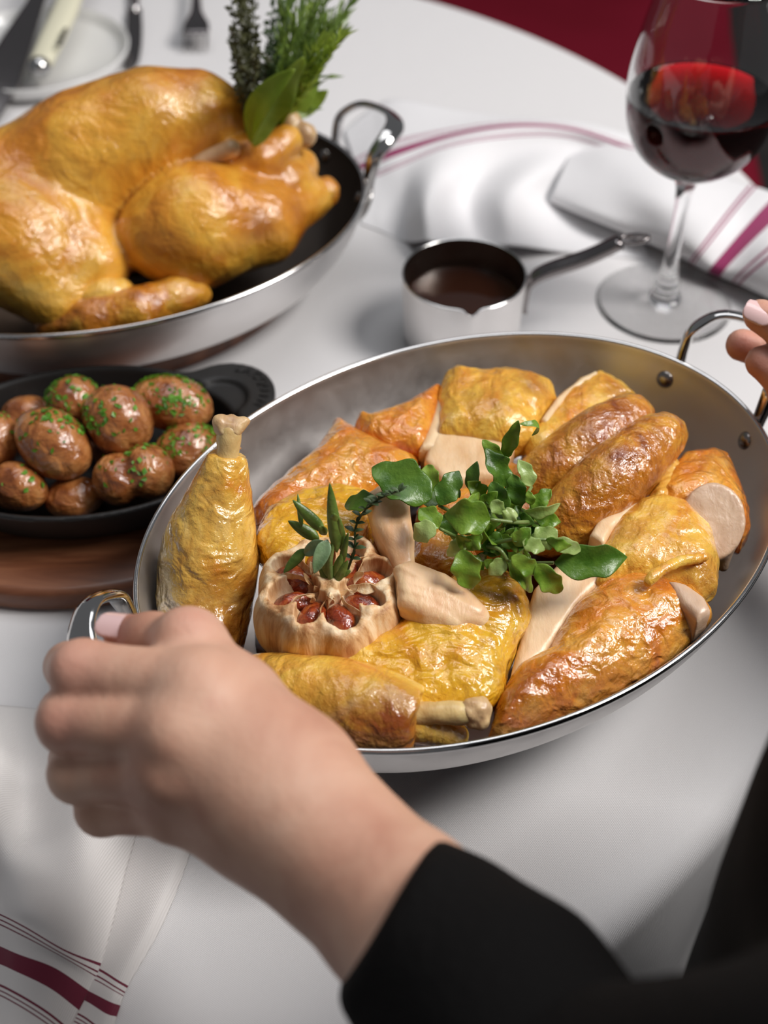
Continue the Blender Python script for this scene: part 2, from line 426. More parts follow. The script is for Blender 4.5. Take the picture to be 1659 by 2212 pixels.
M['thyme_dark'] = leafmat('dried thyme', S(46, 46, 22), S(76, 78, 38), 0.6, seed=10)
M['sage'] = leafmat('bay leaf green', S(124, 150, 44), S(160, 180, 72), 0.45, seed=11, trl=0.4)
M['parsley'] = leafmat('chopped parsley', S(60, 120, 24), S(116, 172, 48), 0.5, seed=12)
m, nt, b = new('garlic paper'); v = coords(nt, (1, 1, 0.12)); 
c = ramp(nt, noise(nt, v, 130, 5, 0.6, 0.3), [(0.36, S(176, 124, 78)), (0.48, S(222, 180, 130)), (0.62, S(244, 220, 182))])
v2 = coords(nt); c = mixc(nt, ramp(nt, noise(nt, v2, 40, 3, 0.6), [(0.5, (0, 0, 0)), (0.75, (0.7, 0.7, 0.7))]), c, S(170, 110, 70), 'MIX')
nt.links.new(c, b.inputs['Base Color']); nt.links.new(bump(nt, noise(nt, v, 260, 4, 0.6), 0.0007), b.inputs['Normal'])
setp(b, rough=0.55, sss=0.12, rad=(0.003, 0.0015, 0.001)); M['garlic'] = m
m, nt, b = new('caramelised clove'); v = coords(nt)
nt.links.new(ramp(nt, noise(nt, v, 140, 4, 0.6, 0.8), [(0.32, S(84, 24, 12)), (0.5, S(150, 58, 26)), (0.72, S(196, 112, 50))]), b.inputs['Base Color'])
N = bump(nt, noise(nt, v, 260, 3, 0.6, 0.8), 0.0008); nt.links.new(N, b.inputs['Normal']); nt.links.new(N, b.inputs['Coat Normal'])
setp(b, rough=0.2, coat=1.0, crough=0.05, sss=0.2, rad=(0.003, 0.001, 0.0005)); M['clove'] = m
m, nt, b = new('hand skin'); v = coords(nt)
c = ramp(nt, noise(nt, v, 22, 4, 0.55, 0.5), [(0.3, S(190, 138, 116)), (0.5, S(206, 160, 136)), (0.72, S(218, 178, 154))])
a_ = nt.nodes.new('ShaderNodeAttribute'); a_.attribute_name = 'brown'
c = mixc(nt, math2(nt, 'MULTIPLY', a_.outputs['Fac'], 0.6), c, S(196, 112, 104)); nt.links.new(c, b.inputs['Base Color'])
N = bump(nt, noise(nt, v, 600, 4, 0.6), 0.00022); N = bump(nt, noise(nt, v, 90, 3, 0.5, 0.6), 0.0006, 0.6, N); nt.links.new(N, b.inputs['Normal'])
setp(b, rough=0.48, sss=0.18, rad=(0.006, 0.0028, 0.0018), spec=0.4); M['skin'] = m
M['nail'] = simple('pale pink nail varnish', S(232, 196, 194), rough=0.18, coat=0.7, crough=0.06)
m, nt, b = new('black knit'); v = coords(nt); setp(b, col=(0.006, 0.0055, 0.0055), rough=0.95, spec=0.12)
nt.links.new(bump(nt, noise(nt, v, 260, 3, 0.6), 0.0008), b.inputs['Normal']); M['shirt'] = m
M['gravy'] = simple('brown gravy', S(46, 22, 12), rough=0.08, coat=0.5, crough=0.03)
M['jus'] = simple('pan juices', S(150, 80, 20), rough=0.08, coat=1.0, crough=0.03)
m, nt, b = new('clear glass'); setp(b, col=(1, 1, 1), rough=0.0, trans=1.0, ior=1.45); M['glass'] = m
m, nt, b = new('red wine'); setp(b, col=(0.75, 0.02, 0.03), rough=0.0, trans=1.0, ior=1.34)
va = nt.nodes.new('ShaderNodeVolumeAbsorption'); va.inputs['Color'].default_value = (0.60, 0.012, 0.03, 1); va.inputs['Density'].default_value = 110
nt.links.new(va.outputs[0], nt.nodes['Material Output'].inputs['Volume']); M['wine'] = m
M['china'] = simple('white china', (0.76, 0.755, 0.74), rough=0.22, coat=0.4, crough=0.1)
M['ivory'] = simple('ivory handle', S(226, 222, 196), rough=0.35)
M['slot'] = simple('dark slot', (0.03, 0.025, 0.02), rough=0.5)
m, nt, b = new('burgundy velvet'); v = coords(nt)
nt.links.new(ramp(nt, noise(nt, v, 3, 3, 0.5), [(0.3, (0.12, 0.004, 0.012)), (0.7, (0.17, 0.006, 0.020))]), b.inputs['Base Color']); setp(b, rough=0.8, spec=0.1); M['velvet'] = m
M['floor'] = wood('dark floor boards', (0.012, 0.010, 0.009), (0.02, 0.016, 0.014), (0.03, 0.024, 0.02), 0.4, 0.1)
M['wood_leg'] = wood('table wood', S(60, 36, 22), S(84, 52, 34), S(104, 66, 44), 0.0)

# ================================================================ the setting
def box(c, s, rz=0.0):
    c = np.array(c, float); s = np.array(s, float) / 2; V = np.array([[x, y, z] for x in (-1, 1) for y in (-1, 1) for z in (-1, 1)], float) * s
    R = np.array([[math.cos(rz), -math.sin(rz), 0], [math.sin(rz), math.cos(rz), 0], [0, 0, 1]])
    return V @ R.T + c, [(0, 1, 3, 2), (4, 6, 7, 5), (0, 4, 5, 1), (2, 3, 7, 6), (0, 2, 6, 4), (1, 5, 7, 3)]
v, f = box((0, 1.0, -0.76), (6, 6, 0.04)); tag(mk('floor', v, f, M['floor'], smooth=False), kind='structure')

# the red banquette beyond the table
bq = emp('banquette', (-0.55, 1.95, -0.74), 'burgundy upholstered bench seat beyond the far edge of the round table', 'bench')
def cushion(c, s, r, rz):
    def fn(P):
        q = P - np.array(c); x = q[:, 0] * math.cos(-rz) - q[:, 1] * math.sin(-rz); y = q[:, 0] * math.sin(-rz) + q[:, 1] * math.cos(-rz)
        d = np.abs(np.stack([x, y, q[:, 2]], 1)) - np.array(s) / 2 + r
        return np.linalg.norm(np.maximum(d, 0), axis=1) + np.minimum(d.max(1), 0) - r
    R = np.linalg.norm(s[:2]) / 2
    return F(fn, [c[0] - R, c[1] - R, c[2] - s[2] / 2], [c[0] + R, c[1] + R, c[2] + s[2] / 2])
v, f = box((-0.55, 2.0, -0.56), (2.1, 0.9, 0.36), -0.12); mk('bench_base', v, f, M['floor'], bq, smooth=False)
mkf('seat_cushion', cushion((-0.55, 1.95, -0.33), (2.16, 1.0, 0.12), 0.04, -0.12), 0.02, M['velvet'], bq)
mkf('seat_back', cushion((-0.49, 2.48, 0.02), (2.16, 0.12, 0.62), 0.04, -0.12), 0.02, M['velvet'], bq)

# table and cloth
TC = np.array([-0.30, 0.75]); TR = 0.628
tb = emp('round_table', (TC[0], TC[1], -0.74), 'round dining table hidden under the white tablecloth', 'table')
mk('tabletop', *lathe([(TR - 0.030, -0.03), (TR - 0.026, -0.025), (TR - 0.026, -0.006), (TR - 0.03, -0.003)], (TC[0], TC[1], 0), 96), M['wood_leg'], tb)
mk('pedestal', *lathe([(0.05, -0.70), (0.04, -0.5), (0.045, -0.03)], (TC[0], TC[1], 0), 32), M['wood_leg'], tb)
mk('pedestal_base', *lathe([(0.26, -0.74), (0.26, -0.72), (0.06, -0.69)], (TC[0], TC[1], 0), 48), M['wood_leg'], tb)
NA = 420; an = np.linspace(0, 2 * math.pi, NA, endpoint=False); rings = []
for r in (0.02, 0.15, 0.3, 0.45, 0.55, 0.6): rings.append((r, 0.0, 0.0))
for k in range(1, 7):
    a = k / 6 * math.pi / 2; rings.append((TR - 0.018 + 0.018 * math.sin(a), -0.018 + 0.018 * math.cos(a), 0.0))
for k in range(1, 22): rings.append((TR + 0.0006 * k, -0.018 - 0.017 * k, min(1, k / 7)))
RR = []
for (r, z, g) in rings:
    wob = g * (0.013 * np.sin(an * 23 + 1.6) + 0.006 * np.sin(an * 37 + 2.0))
    rr = r + np.maximum(wob, -0.009) + g * 0.006
    zz = z + 0 * an
    for _ in range(12):
        dd_ = np.hypot(TC[0] + rr * np.cos(an) - 0.25, TC[1] + rr * np.sin(an) - 0.159)
        rr = np.where((dd_ < 0.160) & (z < 0), rr - 0.002, rr)
    RR.append(np.stack([TC[0] + rr * np.cos(an), TC[1] + rr * np.sin(an), zz], 1))
V, Fc = loft(RR, cap0=True, cap1=False)
cl = mk('tablecloth', V, Fc, M['cloth'], origin=(TC[0], TC[1], 0))
tag(cl, 'white woven tablecloth spread over the whole round table and hanging at its edge', 'tablecloth')

# ================================================================ pans
PROF = [(0.128, 0.085, 0.0), (0.141, 0.0975, 0.003), (0.1515, 0.1078, 0.012), (0.1622, 0.1185, 0.028), (0.1690, 0.1252, 0.045), (0.1713, 0.1275, 0.055)]
def pan(root, c, rot, z0, m_in):
    c3 = (c[0], c[1], z0); P = np.array(PROF)
    zz = np.linspace(0, 1, 26); tt = np.linspace(0, 1, len(P))
    A = crom(P, 26)
    inner = [(a, b, z + 0.002) for a, b, z in A]; outer = [(a + 0.0022, b + 0.0022, z) for a, b, z in A]
    V1, F1 = lathe([(0.001, 0.001, 0.002), (0.06, 0.04, 0.002)] + inner[:-1] + [(0.1711, 0.1273, 0.0555)], c3, 160, rot=rot, cap0=True, cap1=False)
    V2, F2 = lathe([(0.001, 0.001, 0.0), (0.06, 0.04, 0.0)] + outer[:-1] + [(0.1735, 0.1297, 0.0535)], c3, 160, rot=rot, cap0=True, cap1=False)
    V3, F3 = lathe([(0.1711, 0.1273, 0.0555), (0.1719, 0.1281, 0.0564), (0.1731, 0.1293, 0.0562), (0.1738, 0.1300, 0.0550), (0.1735, 0.1297, 0.0535)], c3, 160, rot=rot, cap0=False, cap1=False)
    mk('bowl', V2, [q[::-1] for q in F2], M['steel_out'], root)
    mk('inner_lining', V1, F1, m_in, root)
    mk('rim', V3, F3, M['steel_rim'], root)
    R = np.array([[math.cos(rot), -math.sin(rot)], [math.sin(rot), math.cos(rot)]])
    def L(u, v_, w_):                       # along the major axis, across, up from the rim
        q = R @ np.array([u, v_]); return np.array([c[0] + q[0], c[1] + q[1], z0 + 0.055 + w_])
    for s in (1, -1):
        fy = 0.030; fx = 0.1735 * math.sqrt(1 - (fy / 0.1297) ** 2)
        pts = [(fx - 0.002, fy, -0.022), (fx + 0.0015, fy, -0.008), (fx + 0.004, fy + 0.001, 0.008), (fx + 0.008, fy + 0.0005, 0.019), (fx + 0.020, fy - 0.005, 0.0265), (fx + 0.030, 0.013, 0.027),
               (fx + 0.034, 0, 0.0265)]
        pts += [(p[0], -p[1], p[2]) for p in pts[-2::-1]]
        pts = crom([L(s * x, y, z) for x, y, z in pts], 61)
        i = np.linspace(-1, 1, 61); wd = 0.0040 + 0.0036 * np.clip(1.15 - np.abs(i) * 1.55, 0, 1) ** 0.8
        cen = L(s * (fx + 0.012), 0, 0.0); up = []
        for p, t in zip(pts, i):
            o = p - cen; o[2] = 0; o /= np.linalg.norm(o) + 1e-9; up.append(o * 0.55 + np.array([0, 0, 1]))
        h = mk('handle', *sweep(pts, wd, [0.0032, 0.0026, 0.0032], n=14, sides=up), M['chrome'], root)
        for sy in (1, -1):
            q = L(s * (fx - 0.001), sy * fy, -0.018)
            pv, pf = lathe([(0.0105, 0.0125, -0.0012), (0.0105, 0.0125, 0.0005), (0.008, 0.010, 0.0018)], (0, 0, 0), 24)
            n = R @ np.array([s * 0.93, sy * 0.37]); nn = Vector((n[0], n[1], -0.45)).normalized(); qm = nn.to_track_quat('Z', 'Y').to_matrix()
            mk('foot_plate', np.array([list(qm @ Vector(x)) for x in pv]) + q + np.array(nn) * 0.001, pf, M['chrome'], h)
            # rivet head on the inside wall
            rv = lathe([(0.0052, -0.001), (0.0050, 0.0006), (0.0036, 0.0018), (0.0014, 0.0023)], (0, 0, 0), 20)
            for dz in (-0.0125,):
                ry = fy * 1.05; a0 = np.interp(0.055 + dz, P[:, 2], P[:, 0]); b0 = np.interp(0.055 + dz, P[:, 2], P[:, 1])
                rx = a0 * math.sqrt(1 - (ry / b0) ** 2); pin = L(s * rx, sy * ry, dz + 0.001)
                ni = R @ np.array([-s * 0.90, -sy * 0.30]); ni = Vector((ni[0], ni[1], 0.42)).normalized()
                vr = np.array([list(ni.to_track_quat('Z', 'Y').to_matrix() @ Vector(x)) for x in rv[0]]) + pin
                mk('rivet', vr, rv[1], M['rivet'], root)
HC = (0.04264, 0.4517); HR = math.radians(33.89); HZ = 0.035
BC = (-0.1796, 0.7496); BR = math.radians(23.74); BZ = 0.020
hp = emp('oval_pan', (HC[0], HC[1], HZ), 'oval stainless steel pan of carved chicken, lifted by its two handles', 'pan')
pan(hp, HC, HR, HZ, M['steel_in'])
bp_ = emp('oval_pan', (BC[0], BC[1], BZ), 'oval stainless steel pan on a wooden board holding the whole roast chicken', 'pan')
pan(bp_, BC, BR, BZ, M['steel_in_dark'])
def inside(c, rot, z0, gap=0.001):
    P0 = np.array(PROF)
    def f(P):
        x = P[:, 0] - c[0]; y = P[:, 1] - c[1]; cr, sr = math.cos(-rot), math.sin(-rot)
        u = x * cr - y * sr; v_ = x * sr + y * cr; z = P[:, 2] - z0 - 0.002
        a = np.interp(z, P0[:, 2], P0[:, 0]); b = np.interp(z, P0[:, 2], P0[:, 1])
        a = np.where(z > 0.055, a + (z - 0.055) * 3, a); b = np.where(z > 0.055, b + (z - 0.055) * 3, b)
        return np.maximum((np.sqrt((u / a) ** 2 + (v_ / b) ** 2) - 1) * 0.10 + gap, gap - z)
    return f
IN_H = inside(HC, HR, HZ); IN_B = inside(BC, BR, BZ)
# pan juices pooled on the floor of the held pan
jz = HZ + 0.0026
V, Fc = lathe([(0.116, 0.077, jz - HZ - 0.0004), (0.119, 0.079, jz - HZ + 0.0009), (0.112, 0.073, jz - HZ + 0.0014), (0.02, 0.015, jz - HZ + 0.0014)], (HC[0], HC[1], HZ), 64, rot=HR)
tag(mk('pan_juices', V, Fc, M['jus']), 'thin amber pool of pan juices on the floor of the lifted pan', 'sauce')

# ================================================================ carved chicken in the lifted pan
def wr(P, amp=0.0006, f=120, seed=0, st=(1, 1, 1)):
    q = P * np.array(st); a = gn(q + 0.004 * np.stack([gn(P, 60, seed + 5)] * 3, 1), f, seed)
    return amp * (1 - 2.2 * np.abs(a)) + 0.0011 * gn(P, 38, seed + 9) * (amp / 0.0006)
def skinned(fn, seed, amp=0.0006, f=120, st=(1, 1, 1), clip=IN_H):
    g = disp(fn, lambda P: wr(P, amp, f, seed, st))
    return inter(g, clip, 0.0015) if clip else g
RES = 0.0011
def drum(label, pts, rs, bone, brs, mat, spots, seed, knob, tear=0.002):
    o = emp('chicken_drumstick', at(*pts[0]) - np.array([0, 0, rs[0]]), label, 'chicken leg')
    P = crom([at(*p) for p in pts], 12); R = np.interp(np.linspace(0, 1, 12), np.linspace(0, 1, len(rs)), rs)
    body = chain(P, R, 0.006)
    end = P[-1]; ax = P[-1] - P[-3]; ax /= np.linalg.norm(ax)
    cut = F(lambda Q: (Q - end) @ ax - 0.0005 - 0.0025 * gn(Q, 210, seed), body.lo, body.hi)
    mkf('flesh', skinned(F(lambda Q: smax(body(Q), cut(Q), 0.0015), body.lo, body.hi), seed, 0.0007, 105, (1, 0.6, 0.7)), RES, mat, o, spots)
    B = crom([at(*p) for p in bone], 8); n = len(B); bf = [chain(B, list(np.interp(np.linspace(0, 1, n), np.linspace(0, 1, len(brs)), brs)), 0.003)]
    bm = disp(U(bf, 0.003), lambda Q: 0.0006 * gn(Q, 220, seed + 3))
    bo = mkf('leg_bone', bm, 0.0009, M['bone'], o)
    kn = disp(U([capsule(at(*a), at(*b), r1, r2) for a, b, r1, r2 in knob], 0.0025), lambda Q: 0.0011 * gn(Q, 300, seed + 4))
    mkf('bone_knuckle', kn, 0.0008, M['knuckle'], bo)
    return o
drum('upright chicken drumstick leaning on the pan wall beside the left handle, bone pointing up',
     [(432, 1395, 0.062), (440, 1300, 0.068), (452, 1200, 0.085), (470, 1100, 0.105), (484, 1030, 0.119), (490, 985, 0.128)],
     [0.019, 0.0220, 0.0230, 0.0155, 0.0085, 0.0068],
     [(488, 1040, 0.119), (492, 980, 0.130), (496, 930, 0.139)], [0.0042, 0.0042, 0.0052], M['skin_leg'],
     [(400, 1200, 0.1, 0.012, 0.35), (500, 1330, 0.08, 0.026, 0.6), (430, 1340, 0.08, 0.02, 0.5), (478, 1110, 0.12, 0.012, 0.3), (455, 1060, .125, .008, .4)], 11,
     [((484, 928, 0.140), (476, 914, 0.142), 0.0045, 0.0042), ((505, 928, 0.140), (528, 910, 0.142), 0.0040, 0.0026), ((495, 925, 0.138), (500, 912, 0.141), 0.0045, 0.004), ((508, 1010, 0.122), (517, 1000, 0.124), 0.002, 0.0012), ((508, 965, 0.132), (519, 968, 0.131), 0.0018, 0.001)])
drum('drumstick lying along the near rim of the lifted pan, bone pointing right',
     [(560, 1475, 0.072), (640, 1508, 0.076), (740, 1528, 0.079), (830, 1545, 0.080), (900, 1560, 0.080)],
     [0.012, 0.0175, 0.0185, 0.0165, 0.0135],
     [(870, 1545, 0.084), (950, 1540, 0.088), (1015, 1540, 0.088)], [0.0045, 0.0040, 0.0045], M['skin_gold'],
     [(840, 1560, 0.094, 0.020, 1.0), (760, 1580, 0.090, 0.020, 0.9), (700, 1560, 0.09, 0.014, 0.7), (880, 1580, 0.088, 0.014, 1.0), (740, 1490, 0.098, 0.010, 0.4)], 12,
     [((1020, 1534, 0.089), (1036, 1532, 0.089), 0.0055, 0.0055), ((1022, 1552, 0.086), (1040, 1560, 0.086), 0.0045, 0.0035)])

def piece(name, label, cat, fn, mat, seed, spots=None, amp=0.0007, f=120, st=(1, 1, 1), part=None, res=RES, group=None):
    o = emp(name, [(fn.lo[0] + fn.hi[0]) / 2, (fn.lo[1] + fn.hi[1]) / 2, fn.lo[2]], label, cat, group)
    mkf(part or 'skin', skinned(fn, seed, amp, f, st), res, mat, o, spots); return o
def meatpart(o, name, fn, mat, seed, label=None, res=RES, amp=0.0004):
    return mkf(name, inter(disp(fn, lambda P: amp * gn(P, 160, seed) + 0.0008 * gn(P, 45, seed)), IN_H, 0.001), res, mat, o, label=label)

# glossy thigh in the middle foreground
th = slab([(640, 1400), (800, 1400), (850, 1370), (960, 1290), (1010, 1255), (1080, 1258), (1130, 1300), (1143, 1345), (1125, 1390), (1095, 1440), (1085, 1500), (1050, 1530), (1000, 1540), (900, 1560), (780, 1490), (660, 1440)], 0.079, 0.013, 0.011, (0.0, 0.1), 0.004)
o = piece('chicken_thigh', 'glossy yellow wrinkled chicken thigh in the middle of the pan, right of the garlic bulb', 'chicken thigh', th, M['skin_wet'], 21,
          [(1060, 1290, 0.09, 0.018, 0.25), (1090, 1440, 0.09, 0.01, 0.2)], 0.0011, 105, (1.0, 0.55, 1))
meatpart(o, 'bone_stub', chain([at(905, 1560, 0.078), at(985, 1590, 0.073)], [0.010, 0.006]), M['skin_gold'], 3)
# pale tenders on top of it
o = emp('chicken_tender', at(960, 1300, 0.085), 'pale boneless chicken tender lying on the glossy thigh right of the garlic bulb', 'chicken piece')
t1 = U([slab([(850, 1262), (885, 1248), (960, 1262), (1022, 1292), (1060, 1316), (1066, 1334), (1046, 1350), (985, 1362), (915, 1350), (862, 1328)], 0.0955, 0.0080, 0.0060, (-0.20, 0.25), 0.002),
        slab([(900, 1330), (985, 1352), (1062, 1336), (1058, 1350), (1000, 1366), (920, 1356)], 0.090, 0.006, 0.003)], 0.003)
mkf('flesh', disp(t1, lambda P: 0.0009 * gn(P, 80, 4) + 0.0009 * gn(P @ np.array([[.35, -.9, 0], [.9, .35, 0], [0, 0, 1]]) * np.array([1, .25, 1]), 260, 7)), 0.0009, M['meat_pink'], o, [(1062, 1332, 0.095, 0.008, .7)])
o = emp('chicken_tender', at(850, 1200, 0.075), 'broad pale slice of chicken meat standing behind the garlic bulb', 'chicken piece')
t2 = U([slab([(792, 1104), (822, 1088), (852, 1092), (882, 1108), (892, 1158), (898, 1212), (896, 1246), (862, 1246), (838, 1200), (805, 1150)], 0.103, 0.0085, 0.005, (0.0, 0.35)), capsule(at(797, 1096, .106), at(835, 1096, .108), .002, .004)], 0.003)
mkf('flesh', disp(t2, lambda P: 0.0007 * gn(P, 120, 14) + 0.0005 * gn(P * np.array([1, .2, .3]), 320, 9)), 0.0009, M['meat_pink'], o, [(800, 1096, .108, .005, .5)])

# breast pieces, front right
bm_ = slab([(1055, 1592), (1075, 1520), (1120, 1455), (1180, 1420), (1225, 1340), (1290, 1278), (1350, 1262), (1430, 1275), (1500, 1300), (1535, 1345), (1500, 1400), (1420, 1450), (1300, 1515), (1180, 1565), (1090, 1600)], 0.073, 0.0145, 0.0135, (0, 0.05), 0.006)
o = piece('chicken_breast_slice', 'largest amber skinned breast slice along the near right rim of the lifted pan', 'chicken piece', bm_, M['skin_amber'], 31,
          [(1120, 1500, 0.09, 0.016, 0.75), (1180, 1440, 0.095, 0.012, 0.5), (1150, 1570, 0.085, 0.02, 0.6), (1300, 1470, 0.09, 0.018, 0.45), (1400, 1370, 0.09, 0.008, 0.3)], 0.0009, 115, (0.7, 1, 1))
meatpart(o, 'cut_meat', slab([(1100, 1480), (1120, 1400), (1150, 1300), (1200, 1250), (1300, 1210), (1320, 1270), (1240, 1340), (1180, 1430), (1120, 1480)], 0.0745, 0.010, 0.004, (0, 0.1), 0.001), M['meat'], 5)
meatpart(o, 'exposed_meat', slab([(1430, 1282), (1475, 1290), (1515, 1320), (1528, 1350), (1500, 1372), (1465, 1335)], 0.0845, 0.0115, 0.004, (0, 0)), M['meat_grey'], 6)
b2 = slab([(1290, 1275), (1285, 1215), (1320, 1150), (1370, 1112), (1420, 1100), (1480, 1118), (1530, 1165), (1550, 1225), (1545, 1275), (1500, 1300), (1420, 1282), (1350, 1275)], 0.081, 0.0135, 0.011, (0, 0.06), 0.005)
o = piece('chicken_breast_slice', 'golden skinned breast slice folded over, between the watercress and the right rim', 'chicken piece', b2, M['skin_gold'], 32,
          [(1350, 1140, 0.1, 0.01, 0.35), (1530, 1250, 0.09, 0.014, 0.45), (1300, 1260, 0.1, 0.01, 0.3)], 0.0009, 125, (0.6, 1, 1))
meatpart(o, 'cut_meat', slab([(1268, 1180), (1290, 1142), (1340, 1112), (1400, 1094), (1420, 1104), (1360, 1130), (1320, 1165), (1300, 1200)], 0.0855, 0.009, 0.003), M['meat'], 7)
mkf('fat_ridge', disp(chain(crom([at(1400, 1258, 0.1), at(1420, 1238, 0.101), at(1470, 1212, 0.101), at(1520, 1205, 0.098)], 10), [0.0022] * 10, 0.002), lambda P: 0.0004 * gn(P, 200, 3)), 0.0009, M['skin_gold'], o)
b3 = slab([(1405, 1100), (1430, 1045), (1470, 1005), (1530, 992), (1575, 1005), (1592, 1050), (1612, 1110), (1616, 1150), (1600, 1175), (1570, 1150), (1500, 1140), (1440, 1130)], 0.079, 0.0135, 0.010, (-0.05, 0.0), 0.004)
o = piece('chicken_breast_slice', 'breast slice with a round grey cut face, at the right end of the pan', 'chicken piece', b3, M['skin_amber'], 33,
          [(1570, 1010, 0.085, 0.014, 0.6), (1530, 1020, 0.09, 0.012, 0.4), (1610, 1130, 0.08, 0.012, 0.5)], 0.0008, 125)
fc = at(1537, 1128, 0.088); fn_ = np.array([0.0, -math.sin(0.62), math.cos(0.62)]); fe = ell(fc, (0.0162, 0.0200, 0.014), (36, 0, -12))
meatpart(o, 'cut_meat', U([F(lambda P: smax(fe(P), (P - fc) @ fn_ - 0.0035, 0.001), fe.lo, fe.hi), capsule(at(1560, 1185, 0.076), at(1562, 1222, 0.066), 0.006, 0.003)], 0.004), M['meat_grey'], 8)
b4 = slab([(1395, 1095), (1430, 1010), (1450, 1000), (1470, 1030), (1460, 1085), (1430, 1120)], 0.084, 0.010, 0.007)
piece('chicken_skin_fold', 'narrow fold of yellow skin between the right wing and the end breast slice', 'chicken skin', b4, M['skin_leg'], 34, None, 0.0008)

# wings
def wing(label, pts, rs, seed, spots):
    P = crom([at(*p) for p in pts], 12); R = np.interp(np.linspace(0, 1, 12), np.linspace(0, 1, len(rs)), rs)
    fn = chain(P, R, 0.005)
    o = emp('chicken_wing', at(*pts[0]) - np.array([0, 0, rs[0]]), label, 'chicken wing')
    mkf('flesh', disp(skinned(fn, seed, 0.0008, 110, (0.8, 1, 1)), lambda Q: 0.0004 * np.abs(gn(Q, 260, seed))), RES, M['skin_wing'], o, spots)
    e = P[-1] + (P[-1] - P[-2]) * 0.6
    mkf('bone_end', disp(capsule(P[-1], e, rs[-1] * 0.75, rs[-1] * 0.62), lambda Q: 0.0012 * gn(Q, 260, seed)), 0.0009, M['knuckle'], o)
wing('left of the two brown chicken wings behind the watercress', [(1130, 1060, 0.074), (1190, 1030, 0.084), (1270, 960, 0.094), (1340, 915, 0.096), (1372, 897, 0.096)], [0.010, 0.0145, 0.0148, 0.0115, 0.0095], 41,
     [(1290, 930, 0.108, 0.016, 0.8), (1350, 900, 0.106, 0.01, 0.6), (1200, 1010, 0.1, 0.014, 0.25)])
wing('right of the two brown chicken wings, with a dark red spot', [(1180, 1150, 0.078), (1245, 1110, 0.086), (1330, 1030, 0.097), (1400, 965, 0.100), (1438, 938, 0.099)], [0.011, 0.0155, 0.0165, 0.0130, 0.0105], 42,
     [(1340, 985, 0.116, 0.009, 1.0), (1310, 1040, 0.112, 0.014, 0.35), (1420, 945, 0.112, 0.007, 0.5), (1250, 1120, 0.1, 0.012, 0.3)])

# back row
j1 = slab([(948, 955), (945, 880), (962, 826), (985, 812), (1040, 822), (1090, 818), (1150, 832), (1192, 850), (1200, 872), (1180, 905), (1150, 960), (1100, 975), (1020, 965)], 0.083, 0.0125, 0.010, (0, -0.02), 0.004)
o = piece('chicken_breast_slice', 'square yellow skinned breast piece over white meat, at the back of the pan', 'chicken piece', j1, M['skin_gold'], 51,
          [(1150, 840, 0.095, 0.010, 0.7), (1050, 870, 0.1, 0.014, 0.3), (960, 900, 0.1, 0.008, 0.4)], 0.0010, 120, (1, 0.7, 1))
meatpart(o, 'cut_meat', slab([(915, 1030), (935, 965), (960, 945), (1080, 960), (1110, 1000), (1080, 1060), (960, 1080)], 0.0765, 0.013, 0.004, (0, 0)), M['meat'], 9)
j2 = slab([(1130, 975), (1170, 930), (1200, 880), (1240, 845), (1290, 826), (1340, 850), (1372, 880), (1300, 940), (1200, 1000), (1150, 1020)], 0.078, 0.013, 0.009, (0, 0), 0.003)
o = piece('chicken_breast_slice', 'breast slice with a white cut edge, tucked behind the left wing at the back wall', 'chicken piece', j2, M['skin_gold'], 52, [(1340, 860, 0.09, 0.01, 0.5)], 0.0009)
meatpart(o, 'cut_meat', slab([(1165, 930), (1200, 880), (1250, 840), (1285, 824), (1292, 836), (1240, 865), (1200, 910), (1180, 945)], 0.0835, 0.0095, 0.003), M['meat'], 10)
k1 = slab([(768, 925), (775, 905), (800, 915), (880, 890), (935, 852), (955, 850), (948, 900), (925, 975), (905, 990), (840, 985), (790, 960)], 0.081, 0.011, 0.008, (0, 0), 0.003)
o = piece('chicken_breast_slice', 'small orange wedge of skin left of the back breast piece', 'chicken piece', k1, M['skin_amber'], 53, None, 0.0007, 110, (1, 0.5, 1))
meatpart(o, 'cut_meat', slab([(905, 1000), (930, 940), (950, 860), (962, 850), (962, 930), (940, 1000)], 0.0785, 0.0115, 0.003), M['meat'], 12)
k2 = slab([(540, 1130), (560, 1095), (620, 1040), (680, 995), (715, 940), (722, 924), (745, 930), (800, 965), (860, 990), (900, 1010), (905, 1060), (850, 1090), (760, 1110), (680, 1130), (600, 1180)], 0.076, 0.014, 0.012, (0, 0), 0.005)
piece('chicken_thigh', 'long orange skinned chicken piece along the far left wall of the lifted pan', 'chicken thigh', k2, M['skin_amber'], 54,
      [(650, 1040, 0.09, 0.018, 0.2), (780, 990, 0.09, 0.016, 0.2)], 0.0008, 110, (1, 0.6, 1))
k3 = slab([(550, 1190), (580, 1120), (650, 1075), (740, 1060), (800, 1080), (820, 1130), (780, 1200), (700, 1260), (600, 1260)], 0.083, 0.013, 0.010, (0, -0.1), 0.003)
piece('chicken_thigh', 'bright yellow wrinkled chicken skin behind the rosemary sprig', 'chicken thigh', k3, M['skin_wet'], 55, None, 0.0010)
k4 = slab([(885, 1240), (900, 1180), (950, 1160), (1010, 1180), (1040, 1240), (1000, 1265), (930, 1260)], 0.070, 0.013, 0.010)
piece('chicken_thigh', 'small brown wrinkled piece of skin in the gap under the watercress', 'chicken skin', k4, M['skin_wing'], 56, None, 0.0010)
k5 = slab([(900, 1130), (950, 1040), (1080, 1020), (1180, 1060), (1200, 1150), (1120, 1190), (980, 1190)], 0.066, 0.016, 0.012)
piece('chicken_thigh', 'brown chicken piece lying directly beneath the watercress bunch', 'chicken thigh', k5, M['skin_wing'], 57, None, 0.0010)
k6 = slab([(360, 1400), (350, 1300), (420, 1380), (560, 1440), (560, 1500), (450, 1480)], 0.060, 0.012, 0.010)
